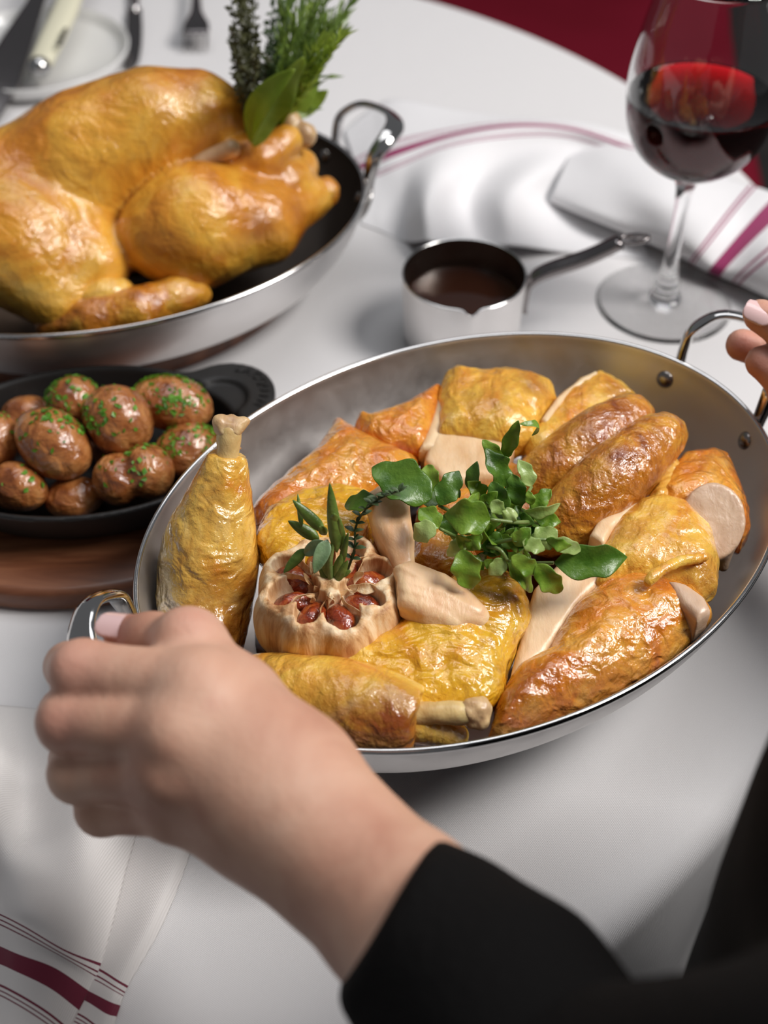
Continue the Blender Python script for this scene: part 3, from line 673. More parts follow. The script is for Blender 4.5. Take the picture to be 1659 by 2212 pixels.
piece('chicken_thigh', 'yellow chicken piece at the left end of the pan beneath the upright drumstick', 'chicken thigh', k6, M['skin_gold'], 58, None, 0.0008)

# ================================================================ garlic bulb with a rosemary and a thyme sprig
GC = at(712, 1262, 0.100); GZ = 0.100
g_ = emp('garlic_bulb', (GC[0], GC[1], 0.060), 'roasted garlic bulb with its top cut off, in the left half of the lifted pan', 'garlic')
NL = 8; lob = []; ca = []
for i in range(NL):
    a = i / NL * 2 * math.pi + 0.32; rr = 0.0180 + 0.0012 * math.sin(i * 2.3)
    cx, cy = GC[0] + rr * math.cos(a), GC[1] + rr * math.sin(a); ca.append((a, cx, cy))
    lob.append(ell((cx, cy, 0.083), (0.0186, 0.0154, 0.0280), (0, 0, math.degrees(a))))
core = ell((GC[0], GC[1], 0.082), (0.030, 0.030, 0.025))
bulb = U(lob + [core], 0.005)
def gtop(P):
    r = np.hypot(P[:, 0] - GC[0], P[:, 1] - GC[1]); th_ = np.arctan2(P[:, 1] - GC[1], P[:, 0] - GC[0])
    rag = 0.0022 * gn(P * np.array([1, 1, 0.2]), 240, 5) + 0.0022 * gn(P * np.array([1, 1, 0.1]), 90, 8)
    return P[:, 2] - (GZ + 0.0035 - 3.0 * np.maximum(r - 0.020, 0) ** 1.6 + rag)
bulb = inter(bulb, F(gtop, bulb.lo, bulb.hi), 0.0012)
pockets = []
for (a, cx, cy) in ca:
    k = 0.99 + 0.06 * math.sin(a * 3.1)
    pockets.append(ell((GC[0] + (cx - GC[0]) * k, GC[1] + (cy - GC[1]) * k, GZ + 0.001), (0.0108 + 0.0014 * math.sin(a * 2.3), 0.0074 + 0.001 * math.cos(a * 3.7), 0.0125), (0, 0, math.degrees(a))))
pk = U(pockets, 0)
def gdisp(P):
    th_ = np.arctan2(P[:, 1] - GC[1], P[:, 0] - GC[0])
    q = np.stack([np.cos(th_) * 0.03, np.sin(th_) * 0.03, P[:, 2] * 0.12], 1)
    return 0.0006 * gn(q, 330, 2) + 0.0009 * gn(q, 110, 6)
mkf('papery_skin', sub(disp(bulb, gdisp), pk, 0.001), 0.0009, M['garlic'], g_)
for i, (a, cx, cy) in enumerate(ca):
    k = 0.98; dz = -0.0060 - 0.0030 * math.sin(i * 1.9)
    c_ = (GC[0] + (cx - GC[0]) * k, GC[1] + (cy - GC[1]) * k, GZ - 0.006 + dz * 0.5)
    mkf('clove', disp(ell(c_, (0.0104, 0.0068, 0.0085), (0, 0, math.degrees(a))), lambda P, s=i: 0.0011 * gn(P, 170, 20 + s)), 0.0010, M['clove'], g_)
# torn papery shreds round the middle
def leafmesh(base, tip, wid, bend=0.15, up=(0, 0, 1), fold=0.25, nl=9, shape=1.0, twist=0.0, wavy=0.0, seed=0, side=None, petiole=0.0):
    base = np.array(base, float); tip = np.array(tip, float); L_ = np.linalg.norm(tip - base); T = (tip - base) / L_
    Up = np.array(up, float); Up = Up - T * (Up @ T); Up /= np.linalg.norm(Up) + 1e-9; Sd = np.cross(T, Up)
    ca_, sa_ = math.cos(twist), math.sin(twist); Up, Sd = Up * ca_ + Sd * sa_, Sd * ca_ - Up * sa_
    nw = 5; V = []; Fc = []
    rnd = random.Random(seed)
    for i in range(nl):
        t = i / (nl - 1); s = math.sin(math.pi * min(1, max(0.0, t ** shape)) ** 0.9) ** 0.62 if 0 < t < 1 else 0.03
        wv_ = 1 + wavy * (math.sin(t * 15 + seed) + 0.5 * math.sin(t * 31 + seed * 2))
        c = base + T * L_ * t + Up * (bend * L_ * (math.sin(math.pi * t) - 0.35 * t))
        for j in range(nw):
            u = (j / (nw - 1) - 0.5) * 2; h = wid / 2 * s * wv_
            V.append(c + Sd * u * h + Up * (abs(u) ** 1.3 * h * fold + wavy * 1.6 * h * abs(u) * math.sin(t * 11 + u * 2.5 + seed)))
    for i in range(nl - 1):
        for j in range(nw - 1): a = i * nw + j; Fc.append((a, a + 1, a + nw + 1, a + nw))
    return np.array(V), Fc
def leaf(name, parent, mat, *a, th=0.0003, label=None, **k):
    o = mk(name, *leafmesh(*a, **k), mat, parent, label=label)
    s = o.modifiers.new('thickness', 'SOLIDIFY'); s.thickness = th; s.offset = 0
    sb = o.modifiers.new('smooth', 'SUBSURF'); sb.levels = sb.render_levels = 1
    return o
rnd = random.Random(5)
for i in range(16):
    a = i / 16 * 2 * math.pi + rnd.random() * 0.3; r0 = 0.004 + rnd.random() * 0.010
    b0 = np.array([GC[0] + r0 * math.cos(a), GC[1] + r0 * math.sin(a), GZ - 0.003])
    t0 = b0 + np.array([math.cos(a + rnd.uniform(-1, 1)) * 0.006, math.sin(a) * 0.006, rnd.uniform(0.004, 0.009)])
    leaf('papery_shred', g_, M['garlic'], b0, t0, rnd.uniform(0.002, 0.005), bend=rnd.uniform(-0.3, 0.3), twist=rnd.uniform(-2, 2), nl=6)
for i in range(8):
    a = (i + 0.5) / NL * 2 * math.pi + 0.32
    b0 = np.array([GC[0] + 0.008 * math.cos(a), GC[1] + 0.008 * math.sin(a), GZ - 0.001]); t0 = np.array([GC[0] + 0.027 * math.cos(a), GC[1] + 0.027 * math.sin(a), GZ - 0.001 + rnd.uniform(0, 0.003)])
    leaf('papery_wall', g_, M['garlic'], b0, t0, rnd.uniform(0.004, 0.006), twist=rnd.choice((-1, 1)) * rnd.uniform(0.9, 1.4), wavy=0.2, seed=i, nl=8)

rs_ = emp('rosemary_sprig', at(715, 1262, 0.098), 'fresh rosemary sprig stuck upright in the garlic bulb', 'herb')
sp = crom([at(716, 1266, 0.098), at(712, 1220, 0.111), at(716, 1190, 0.118), at(722, 1165, 0.123)], 10)
mk('stem', *sweep(sp, [0.0016, 0.0011], [0.0016, 0.0011], up=(1, 0, 0), n=8), M['cress_stem'], rs_)
ndl = [((728, 1195, .117), (712, 1043, .150), 20, 0), ((725, 1150, .125), (722, 1110, .138), 22, 0), ((702, 1150, .124), (632, 1080, .138), 19, 0), ((690, 1165, .118), (622, 1125, .126), 20, 0), ((652, 1140, .124), (643, 1066, .136), 8, 0),
       ((700, 1168, .122), (655, 1200, .112), 22, 1), ((708, 1165, .123), (678, 1240, .112), 24, 1), ((660, 1185, .115), (612, 1238, .106), 17, 0), ((712, 1250, .103), (700, 1195, .117), 16, 0), ((722, 1250, .103), (738, 1195, .117), 15, 0),
       ((725, 1258, .102), (752, 1210, .114), 14, 0), ((735, 1225, .108), (752, 1150, .128), 11, 0), ((735, 1245, .103), (758, 1232, .106), 10, 0), ((712, 1262, .1), (690, 1225, .108), 13, 0), ((705, 1155, .122), (690, 1138, .13), 14, 0), ((738, 1190, .115), (733, 1120, .135), 16, 0)]
for i, (b0, t0, w0, pale) in enumerate(ndl):
    leaf('needle_leaf', rs_, M['rosemary_pale'] if pale else M['rosemary'], at(*b0), at(*t0), w0 / 4700 * 1.45, bend=0.06, up=(0, -0.7, 0.7), fold=-0.5 if not pale else 0.4, shape=0.75, nl=8, th=0.0007)
ty = emp('thyme_sprig', at(745, 1235, 0.102), 'thin thyme sprig curving up from the garlic bulb to the right of the rosemary', 'herb')
tp = crom([at(748, 1240, 0.101), at(766, 1185, 0.115), at(768, 1140, 0.125), at(790, 1100, 0.135), at(825, 1075, 0.142), at(862, 1062, 0.146)], 26)
mk('stem', *sweep(tp, [0.0007, 0.0004], [0.0007, 0.0004], up=(1, 0, 0), n=6), M['thyme'], ty)
for i in range(3, 26, 2):
    for s in (-1, 1, 0.3):
        d = np.array([s, rnd.uniform(-0.4, 0.6), rnd.uniform(0.1, 0.7)]); d /= np.linalg.norm(d); ln = rnd.uniform(0.0035, 0.0058)
        leaf('leaf', ty, M['thyme'], tp[i], tp[i] + d * ln, ln * 0.55, bend=0.1, nl=5)

# ================================================================ watercress
wc = emp('watercress_bunch', at(1080, 1180, 0.083), 'fresh green watercress bunch in the centre of the carved chicken', 'herb')
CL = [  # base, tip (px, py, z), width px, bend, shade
 ((932, 1078, .122), (803, 1008, .128), 98, .10, 1), ((940, 1062, .112), (922, 1003, .116), 46, .1, 0), ((815, 1082, .116), (742, 1092, .108), 50, .15, 1), ((948, 1092, .118), (992, 1016, .128), 54, .12, 1),
 ((1018, 1062, .122), (1030, 996, .134), 34, .15, 1), ((1092, 1052, .126), (1050, 968, .142), 54, .12, 1), ((1085, 1000, .132), (1042, 950, .140), 34, .2, 0), ((1090, 985, .140), (1120, 908, .160), 34, .05, 0),
 ((1122, 916, .160), (1158, 938, .148), 18, .5, 0), ((1095, 990, .137), (1112, 948, .148), 16, .1, 0), ((1148, 1052, .124), (1120, 992, .134), 38, .15, 2), ((1060, 1122, .134), (960, 1112, .134), 76, .22, 0),
 ((1092, 1108, .126), (1062, 1040, .134), 52, .1, 1), ((1128, 1092, .126), (1106, 1024, .136), 48, .1, 1), ((1150, 1108, .122), (1190, 1056, .130), 40, .12, 0), ((1132, 1104, .128), (1212, 1090, .130), 30, .25, 2),
 ((1155, 1118, .122), (1212, 1128, .120), 34, .12, 0), ((948, 1142, .118), (905, 1098, .122), 50, .1, 0), ((940, 1132, .122), (893, 1166, .114), 48, .2, 2), ((1008, 1158, .124), (966, 1202, .116), 36, .2, 2),
 ((1008, 1188, .120), (1038, 1148, .128), 36, .12, 0), ((998, 1186, .122), (1018, 1274, .106), 62, .16, 0), ((1018, 1200, .116), (1046, 1232, .110), 24, .1, 0), ((1092, 1208, .118), (1056, 1242, .112), 36, .1, 2),
 ((1096, 1212, .118), (1152, 1280, .100), 46, .14, 0), ((1158, 1218, .118), (1212, 1282, .100), 50, .12, 0), ((1150, 1178, .120), (1204, 1144, .126), 52, .1, 2), ((1112, 1178, .124), (1146, 1140, .132), 36, .15, 0),
 ((1186, 1168, .124), (1258, 1190, .118), 34, .3, 2), ((1196, 1216, .112), (1357, 1204, .110), 76, .10, 1), ((1128, 1170, .128), (1178, 1188, .124), 34, .2, 2), ((1104, 1202, .122), (1168, 1240, .112), 40, .2, 0),
 ((1180, 1164, .126), (1238, 1184, .122), 26, .3, 0), ((1035, 1092, .126), (1075, 1062, .134), 30, .1, 0), ((960, 1110, .112), (985, 1160, .108), 44, .1, 1), ((1048, 1070, .12), (1010, 1040, .128), 36, .1, 0),
 ((1080, 1150, .118), (1052, 1190, .112), 34, .1, 1), ((1110, 1100, .134), (1090, 1128, .130), 34, .2, 2), ((1062, 1082, .134), (1088, 1110, .130), 32, .2, 2), ((1150, 1090, .128), (1140, 1060, .134), 22, .2, 0),
 ((1046, 1210, .116), (1078, 1230, .112), 24, .1, 0), ((1120, 1220, .11), (1136, 1262, .104), 26, .1, 1), ((930, 1100, .11), (925, 1050, .112), 44, .1, 1), ((995, 1060, .12), (960, 1070, .12), 34, .1, 1)]
cen = at(1085, 1178, 0.088)
for i, (b0, t0, w0, bd, sh) in enumerate(CL):
    r_ = random.Random(i); upv = (r_.uniform(-0.4, 0.4), -0.75 + r_.uniform(-0.35, 0.35), 0.7)
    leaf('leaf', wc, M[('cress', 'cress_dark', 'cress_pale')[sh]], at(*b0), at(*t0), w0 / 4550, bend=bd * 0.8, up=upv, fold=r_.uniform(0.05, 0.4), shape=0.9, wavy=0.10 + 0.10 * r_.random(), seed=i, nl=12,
         twist=r_.uniform(-0.35, 0.35), th=0.0004)
for i in range(70):
    r_ = random.Random(100 + i); a = r_.uniform(0, 6.28); q = r_.uniform(20, 95)
    bx, by = 1082 + q * math.cos(a) * 1.1, 1150 + q * math.sin(a) * 0.75; z0 = 0.10 + r_.uniform(0, 0.018)
    leaf('leaf', wc, M[('cress', 'cress_dark')[i % 2]], at(bx, by, z0), at(bx + r_.uniform(-38, 38), by - r_.uniform(-25, 45), z0 + r_.uniform(-0.004, 0.012)), r_.uniform(26, 50) / 4550, bend=0.15, up=(r_.uniform(-.6, .6), -0.6, 0.8), wavy=0.1, seed=i, twist=r_.uniform(-0.6, 0.6), nl=9, th=0.0004)
stm = [[(1085, 1180, .09), (1080, 1120, .108), (1096, 1040, .125), (1090, 985, .138)], [(1085, 1180, .09), (1115, 1110, .115), (1132, 1080, .124), (1148, 1052, .124)], [(1140, 1128, .125), (1110, 1128, .130), (1060, 1122, .134)],
       [(1080, 1190, .092), (1010, 1170, .105), (950, 1142, .116)], [(1080, 1190, .095), (1030, 1185, .112), (1000, 1186, .120)], [(1030, 1182, .115), (1075, 1185, .122), (1098, 1212, .118)],
       [(1050, 1178, .118), (1110, 1165, .126), (1186, 1166, .125)], [(1090, 1200, .095), (1140, 1215, .108), (1196, 1216, .112)], [(1080, 1180, .09), (1030, 1110, .108), (1018, 1062, .121)], [(1080, 1180, .09), (1000, 1120, .108), (948, 1092, .117)],
       [(1085, 1180, .09), (1140, 1140, .11), (1155, 1112, .121)], [(1085, 1180, .09), (1098, 1130, .11), (1092, 1055, .125)]]
for s in stm:
    P = crom([at(*p) for p in s], 14); mk('stem', *sweep(P, [0.0011, 0.0008], [0.0011, 0.0008], up=(0.3, 0.2, 1), n=8), M['cress_stem'], wc)

# ================================================================ whole roast chicken in the far pan
rc = emp('roast_chicken', (BC[0], BC[1], 0.025), 'whole golden roast chicken with a herb bunch in its cavity, in the far oval pan', 'chicken')
brst = U([ell(at(250, 330, .112), (0.075, 0.040, 0.040), (0, -8, 25)), ell(at(130, 420, .092), (0.055, 0.045, 0.052), (0, 0, 20)), ell(at(-30, 480, .085), (0.05, 0.055, 0.05), (0, 0, 20)),
          chain([at(200, 320, .122), at(330, 262, .135), at(430, 245, .136), at(495, 250, .130)], [0.034, 0.030, 0.024, 0.0155], 0.012)], 0.02)
legn = U([ell(at(405, 500, .084), (0.044, 0.034, 0.036), (0, 0, 12)), ell(at(440, 440, .100), (0.032, 0.026, 0.024), (0, 0, 15)), chain([at(430, 500, .085), at(560, 480, .082), at(650, 430, .080), at(695, 420, .078)], [0.034, 0.026, 0.0155, 0.0105], 0.01)], 0.014)
legf = chain([at(470, 360, .105), at(560, 345, .112), at(610, 310, .118), at(640, 290, .120)], [0.022, 0.0145, 0.0095, 0.0085], 0.008)
crs = chain([at(560, 430, .090), at(620, 400, .092), at(650, 360, .094)], [0.020, 0.015, 0.012], 0.01)
back = ell(at(290, 500, .056), (0.09, 0.035, 0.028), (0, 0, 22))
wingu = U([chain([at(20, 470, .095), at(60, 560, .080), at(120, 640, .064)], [0.036, 0.032, 0.022], 0.014), ell(at(60, 520, .085), (0.042, 0.034, 0.04), (0, 0, 60)), chain([at(150, 500, .085), at(190, 580, .070), at(175, 640, .058)], [0.03, 0.024, 0.016], 0.01)], 0.012)
torso = U([brst, back], 0.015)
allb = U([torso, legf, crs], 0.006)
allb = U([allb, legn], 0.0015); allb = U([allb, wingu], 0.006)
cav = ell(at(548, 322, .105), (0.022, 0.020, 0.024), (0, 0, 20))
allb = sub(allb, cav, 0.006)
V, Q = surface(inter(disp(allb, lambda P: 0.0013 * gn(P, 30, 3) + 0.0007 * (1 - 2 * np.abs(gn(P * np.array([0.6, 1, 1]), 75, 8))), 0.003), IN_B, 0.001), 0.0021)
bd = mk('body', V, Q, M['skin_roast'], rc)
def paint(o, V, spots):
    a = np.zeros(len(V))
    for (x, y, z, r, s) in spots: a = np.maximum(a, s * np.clip(1.3 - np.linalg.norm(V - at(x, y, z), axis=1) / r, 0, 1))
    at_ = o.data.attributes.new('brown', 'FLOAT', 'POINT'); at_.data.foreach_set('value', a.astype(np.float32))
paint(bd, V, [(200, 450, .13, .034, .75), (150, 540, .11, .026, .5), (345, 245, .15, .010, .7), (300, 205, .15, .03, .45), (110, 300, .12, .03, .5), (450, 200, .14, .022, .4), (590, 380, .10, .018, 1.0), (570, 490, .10, .013, 1.0), (500, 215, .14, .012, .5), (60, 400, .12, .03, .45), (290, 540, .07, .026, .7), (30, 560, .09, .02, .4), (420, 290, .15, .008, .4)])
mkf('wing_forearm', disp(inter(chain([at(110, 700, .052), at(200, 690, .058), at(300, 668, .062), at(380, 640, .062), at(425, 635, .060)], [0.010, 0.0135, 0.0135, 0.012, 0.009], 0.006), IN_B, 0.001), lambda P: 0.0012 * gn(P, 110, 3)), 0.0018, M['skin_wing'], rc)
mkf('wing_elbow', inter(disp(ell(at(232, 640, .066), (0.018, 0.012, 0.012), (0, 0, 25)), lambda P: 0.001 * gn(P, 90, 5)), IN_B, 0.001), 0.0016, M['skin_leg'], rc)
mkf('leg_knuckle', disp(U([ell(at(628, 268, .126), (0.0075, 0.008, 0.009)), ell(at(655, 292, .120), (0.009, 0.008, 0.009))], 0.003), lambda P: 0.001 * gn(P, 200, 2)), 0.0012, M['knuckle'], rc, [(625, 262, .13, .01, .9)])
mkf('leg_knuckle', disp(ell(at(702, 415, .080), (0.010, 0.010, 0.011)), lambda P: 0.001 * gn(P, 160, 2)), 0.0014, M['skin_wing'], rc)
mkf('breast_bone', chain([at(430, 350, .118), at(500, 322, .126)], [0.0055, 0.006]), 0.0014, M['meat'], rc)

hb = emp('herb_bunch', at(560, 310, .10), 'bunch of thyme, rosemary and bay leaves standing in the cavity of the whole roast chicken', 'herb')
leaf('bay_leaf', hb, M['sage'], at(548, 318, .130), at(655, 118, .195), 0.019, bend=-0.06, up=(0.5, -0.6, 0.6), fold=0.25, wavy=0.12, nl=14, th=0.0006)
leaf('bay_leaf', hb, M['sage'], at(540, 308, .128), at(628, 150, .190), 0.020, bend=0.12, up=(-0.6, -0.6, 0.4), fold=0.3, nl=12, th=0.0006)
leaf('bay_leaf', hb, M['sage'], at(635, 255, .130), at(708, 195, .142), 0.012, bend=-0.15, up=(0.3, -0.7, 0.5), fold=0.2, nl=9, th=0.0005)
leaf('bay_leaf', hb, M['sage'], at(600, 270, .124), at(690, 150, .155), 0.018, bend=0.1, up=(0.6, -0.5, 0.4), fold=0.2, nl=9, th=0.0005)
r_ = random.Random(3)
def tinyleaf(b, d, ln, wd, upv):
    d = np.array(d, float); d /= np.linalg.norm(d); u = np.array(upv, float); u -= d * (u @ d); u /= np.linalg.norm(u); s = np.cross(d, u)
    t = b + d * ln; m_ = b + d * ln * 0.5 + u * ln * 0.08
    return [b, m_ + s * wd / 2, t, m_ - s * wd / 2, m_ + u * wd * 0.12], [(0, 1, 4), (1, 2, 4), (2, 3, 4), (3, 0, 4)]
for i in range(30):                       # thyme
    x1 = r_.uniform(500, 640); y1 = r_.uniform(-60, 150) if x1 < 600 else r_.uniform(-80, 20)
    if i < 9: x1, y1 = [(506, 165), (508, 120), (505, 82), (532, 40), (520, 12), (515, 190), (548, -10), (530, 150), (500, 5)][i]
    z1 = 0.16 + r_.uniform(0, 0.045)
    P = crom([at(548 + r_.uniform(-12, 14), 305, .112), at(555 + (x1 - 560) * 0.45 + r_.uniform(-8, 8), 190 + (y1 - 60) * 0.35, 0.118 + (z1 - 0.118) * 0.5), at(x1, y1, z1)], 22)
    parts = [sweep(P, [0.0007, 0.0004], [0.0007, 0.0004], up=(1, 0.2, 0), n=4)]
    for k in range(3, 22):
        for q in range(4):
            d = (r_.uniform(-1, 1), r_.uniform(-1, 1), r_.uniform(-0.3, 1)); ln = r_.uniform(0.0035, 0.006)
            parts.append(tinyleaf(P[k], d, ln, ln * 0.6, (r_.uniform(-1, 1), -0.5, r_.uniform(0.1, 1))))
    mk('thyme_sprig', *join(parts), M['thyme_dark'] if x1 < 585 else M['thyme'], hb, smooth=False)
for i in range(20):                       # rosemary
    x1 = r_.uniform(610, 740); y1 = r_.uniform(-60, 120)
    if i < 5: x1, y1 = [(735, 35), (752, 10), (712, 110), (700, -20), (722, 70)][i]
    z1 = 0.165 + r_.uniform(0, 0.04)
    P = crom([at(575 + r_.uniform(-12, 20), 300, .112), at(600 + (x1 - 620) * 0.45, 190 + (y1 - 40) * 0.3, 0.118 + (z1 - 0.118) * 0.5), at(x1, y1, z1)], 22)
    T = P[-1] - P[0]; T /= np.linalg.norm(T)
    parts = [sweep(P, [0.001, 0.0006], [0.001, 0.0006], up=(1, 0.2, 0), n=4)]
    for k in range(6, 22):
        for q in range(4):
            d = np.array((r_.uniform(-1, 1), r_.uniform(-1, 1), r_.uniform(-0.3, 1))) * 0.6 + T * 0.9; ln = r_.uniform(0.010, 0.019)
            parts.append(tinyleaf(P[k], d, ln, 0.0022, (r_.uniform(-1, 1), -0.5, r_.uniform(0.1, 1))))
    mk('rosemary_sprig', *join(parts), M['rosemary'] if r_.random() < 0.75 else M['sage'], hb, smooth=False)
parts = []
for (a, b) in [((690, 168, .15), (745, 165, .152)), ((690, 140, .15), (722, 120, .155)), ((650, 240, .13), (700, 235, .135)), ((700, 90, .17), (760, 32, .18))]:
    a = at(*a); b = at(*b); parts.append(tinyleaf(a, b - a, np.linalg.norm(b - a), 0.003, (0, -1, 1)))
mk('needle_leaf', *join(parts), M['rosemary'], hb, smooth=False)

# wooden boards
def board(c, rx, ry, rot, h, label):
    V, Fc = lathe([(rx - 0.004, ry - 0.004, 0.0), (rx, ry, 0.003), (rx, ry, h - 0.003), (rx - 0.002, ry - 0.002, h - 0.0006), (rx - 0.005, ry - 0.005, h), (rx * 0.5, ry * 0.5, h)], (c[0], c[1], 0.0), 120, rot=rot)
    o = mk('serving_board', V, Fc, M['board'], origin=(c[0], c[1], 0.0)); bv = None
    return tag(o, label, 'board')
board((-0.1835, 0.742), 0.124, 0.083, BR, 0.0198, 'oval wooden board under the far pan with the whole roast chicken')
board((-0.178, 0.552), 0.120, 0.0905, math.radians(6.5), 0.0158, 'dark oval wooden board under the black dish of potatoes')

# cast iron dish of potatoes
DC = (-0.1743, 0.5537); DR = math.radians(6.5); DZ, DT = 0.0162, 0.048
def dishq(P):
    x = P[:, 0] - DC[0]; y = P[:, 1] - DC[1]; c_, s_ = math.cos(-DR), math.sin(-DR); return x * c_ - y * s_, x * s_ + y * c_
def dish_d(P, a0, b0, a1, b1, z0, z1):
    u, v_ = dishq(P); t = np.clip((P[:, 2] - z0) / (z1 - z0), 0, 1); t = t ** 0.7
    a = a0 + (a1 - a0) * t; b = b0 + (b1 - b0) * t
    return (np.sqrt((u / a) ** 2 + (v_ / b) ** 2) - 1) * b * 0.95
LB = at(490, 846, DT)
def dishf(P):
    d = smax(smax(dish_d(P, .078, .051, .0955, .0676, DZ, DT), P[:, 2] - DT, 0.002), DZ - P[:, 2], 0.003)
    x = P[:, 0] - LB[0]; y = P[:, 1] - LB[1]
    lob_ = smax(np.hypot(x, y) - 0.0290, np.abs(P[:, 2] - (DT - 0.0035)) - 0.0035, 0.002)
    d = smin(d, lob_, 0.010)
    d = smax(d, P[:, 2] - DT, 0.001)
    inn = smax(dish_d(P, .073, .046, .0915, .0636, DZ, DT), DZ + 0.006 - P[:, 2], 0.006)
    d = smax(d, -inn, 0.002)
    rec = smax(np.hypot(x + 0.004, y + 0.004) - 0.0165, (DT - 0.0030) - P[:, 2], 0.003)
    return smax(d, -rec, 0.002)
ds = emp('cast_iron_dish', (DC[0], DC[1], DZ), 'small black cast iron oval dish with a round tab handle, holding the potatoes', 'dish')
mkf('dish_body', F(dishf, (DC[0] - .1, DC[1] - .08, DZ), (DC[0] + .135, DC[1] + .10, DT)), 0.0015, M['iron'], ds)
# raised lettering on the tab
for i, ch in enumerate('LACQUIN'):
    cu = bpy.data.curves.new('letter', 'FONT'); cu.body = ch; cu.size = 0.0085; cu.extrude = 0.0003; cu.align_x = 'CENTER'; cu.align_y = 'CENTER'; cu.resolution_u = 3
    to = bpy.data.objects.new('letter', cu); col.objects.link(to); me = bpy.data.meshes.new_from_object(to.evaluated_get(bpy.context.evaluated_depsgraph_get())) if False else None
    bpy.context.view_layer.update(); me = bpy.data.meshes.new_from_object(to); bpy.data.objects.remove(to)
    a = math.radians(78 - i * 17.5)
    me.transform(Matrix.Translation((LB[0] + 0.0225 * math.cos(a), LB[1] + 0.0225 * math.sin(a), DT + 0.0002)) @ Matrix.Rotation(a - math.pi / 2, 4, 'Z'))
    me.transform(Matrix.Translation(Vector((-DC[0], -DC[1], -DZ)))); me.materials.clear(); me.materials.append(M['iron'])
    lo_ = bpy.data.objects.new('letter', me); col.objects.link(lo_); lo_.parent = ds

POT = [  # px, py, z, half sizes mm, rotation, label
 ((115, 958), .056, (24, 18, 18), (0, 18, -38), 'large long potato in front at the left, flecked with parsley'),
 ((255, 908), .060, (19, 22, 20), (0, 0, 30), 'big shiny round potato at the top middle of the pile'),
 ((372, 872), .052, (24.5, 17, 15), (0, 8, -10), 'potato at the back right of the dish, thick with chopped herbs'),
 ((158, 868), .049, (17, 15, 15), (0, 0, 40), 'potato half hidden at the back, behind the round and the long potato'),
 ((288, 1030), .045, (22, 15.5, 15), (0, 5, 10), 'creased heart-shaped potato at the front right'),
 ((405, 975), .040, (20, 17, 15), (0, 0, 30), 'dull potato at the right wall, partly hidden by the lifted pan'),
 ((38, 1052), .040, (17, 14, 14), (0, 0, -20), 'shiny potato at the front left wall of the dish'),
 ((-5, 950), .050, (14, 17, 15), (0, 0, 0), 'potato cut off by the left edge of the picture'),
 ((160, 1075), .030, (17, 13, 11), (0, 0, 10), 'shadowed potato at the bottom of the dish in the front middle'),
 ((-60, 1040), .038, (15, 15, 13), (0, 0, 0), 'potato at the far left end of the dish'), ((255, 960), .033, (17, 17, 14), (0, 0, 0), 'potato under the round one, almost hidden'), ((60, 900), .036, (16, 14, 12), (0, 0, 0), 'potato at the back left wall, almost hidden')]
pd = []
for i, ((x, y), z, s, rt, lab) in enumerate(POT):
    c_ = at(x, y, z); fn = ell(c_, np.array(s) / 1000, rt)
    if i == 4: fn = U([ell(at(255, 1035, z), (.0135, .0150, .0145), (0, 0, 30)), ell(at(318, 1020, z + .002), (.0145, .0155, .0155), (0, 0, -30))], 0.003)
    def dd(P, i=i): return 0.0012 * gn(P, 55, i) + 0.0005 * (1 - 2 * np.abs(gn(P, 150, i + 40)))
    fn = disp(fn, dd); pd.append(fn)
    V, Q = surface(fn, 0.0014)
    tag(mk('roast_potato', V, Q, M['potato']), lab, 'potato', 'roast potatoes in the black dish')
    POT[i] = POT[i] + (V,)
rng = np.random.default_rng(4); parts = []
def flake(p, n, s):
    n = n / (np.linalg.norm(n) + 1e-9); a = rng.normal(size=3); a -= n * (a @ n); a /= np.linalg.norm(a); b = np.cross(n, a); p = p + n * 0.0004
    w_ = s * rng.uniform(0.35, 0.8)
    return [p + a * s, p + b * w_ + n * s * .35, p - a * s, p - b * w_ + n * s * .15], [(0, 1, 2, 3)]
dens = {0: 42, 1: 40, 2: 120, 3: 70, 4: 26, 5: 60, 6: 8, 7: 26}
for i, nfl in dens.items():
    V = POT[i][5]; c_ = V.mean(0); top = V[V[:, 2] > c_[2] + 0.3 * (V[:, 2].max() - c_[2])]
    cl_ = top[rng.integers(len(top), size=4)]
    for k in range(nfl * 2):
        q = top[rng.integers(len(top))]
        if rng.random() < 0.6:
            c0 = cl_[rng.integers(4)]; near = top[np.linalg.norm(top - c0, axis=1) < 0.008]
            if len(near): q = near[rng.integers(len(near))]
        parts.append(flake(q, q - c_, rng.uniform(0.0009, 0.0025)))
V, Fc = join(parts)
tag(mk('chopped_parsley', V, Fc, M['parsley'], smooth=False), 'bright green chopped parsley scattered over the potatoes', 'herb', kind='stuff')

# ================================================================ saucepan
PC = (0.0533, 0.7123)
sp_ = emp('saucepan', (PC[0], PC[1], 0), 'small steel saucepan of brown gravy with a long thin handle, behind the lifted pan', 'saucepan')
def lip(V):
    V = np.array(V); x = V[:, 0] - PC[0]; y = V[:, 1] - PC[1]; a = np.arctan2(y, x); g = np.exp(-((a + 1.50) / 0.10) ** 2) * np.clip((V[:, 2] - 0.044) / 0.008, 0, 1)
    V[:, 2] -= 0.0035 * g; r = np.hypot(x, y) + 1e-9; V[:, 0] += x / r * 0.0035 * g; V[:, 1] += y / r * 0.0035 * g; return V
v, f = lathe([(0.036, 0.0), (0.0385, 0.001), (0.0395, 0.004), (0.0408, 0.030), (0.0415, 0.0515)], (*PC, 0), 96, cap1=False); mk('pan_body', lip(v), f, M['steel_out'], sp_)
v, f = lathe([(0.02, 0.002), (0.0375, 0.003), (0.0385, 0.006), (0.0398, 0.030), (0.0403, 0.0518)], (*PC, 0), 96, cap1=False); mk('inner_wall', lip(v), f, M['steel_in_dark'], sp_)
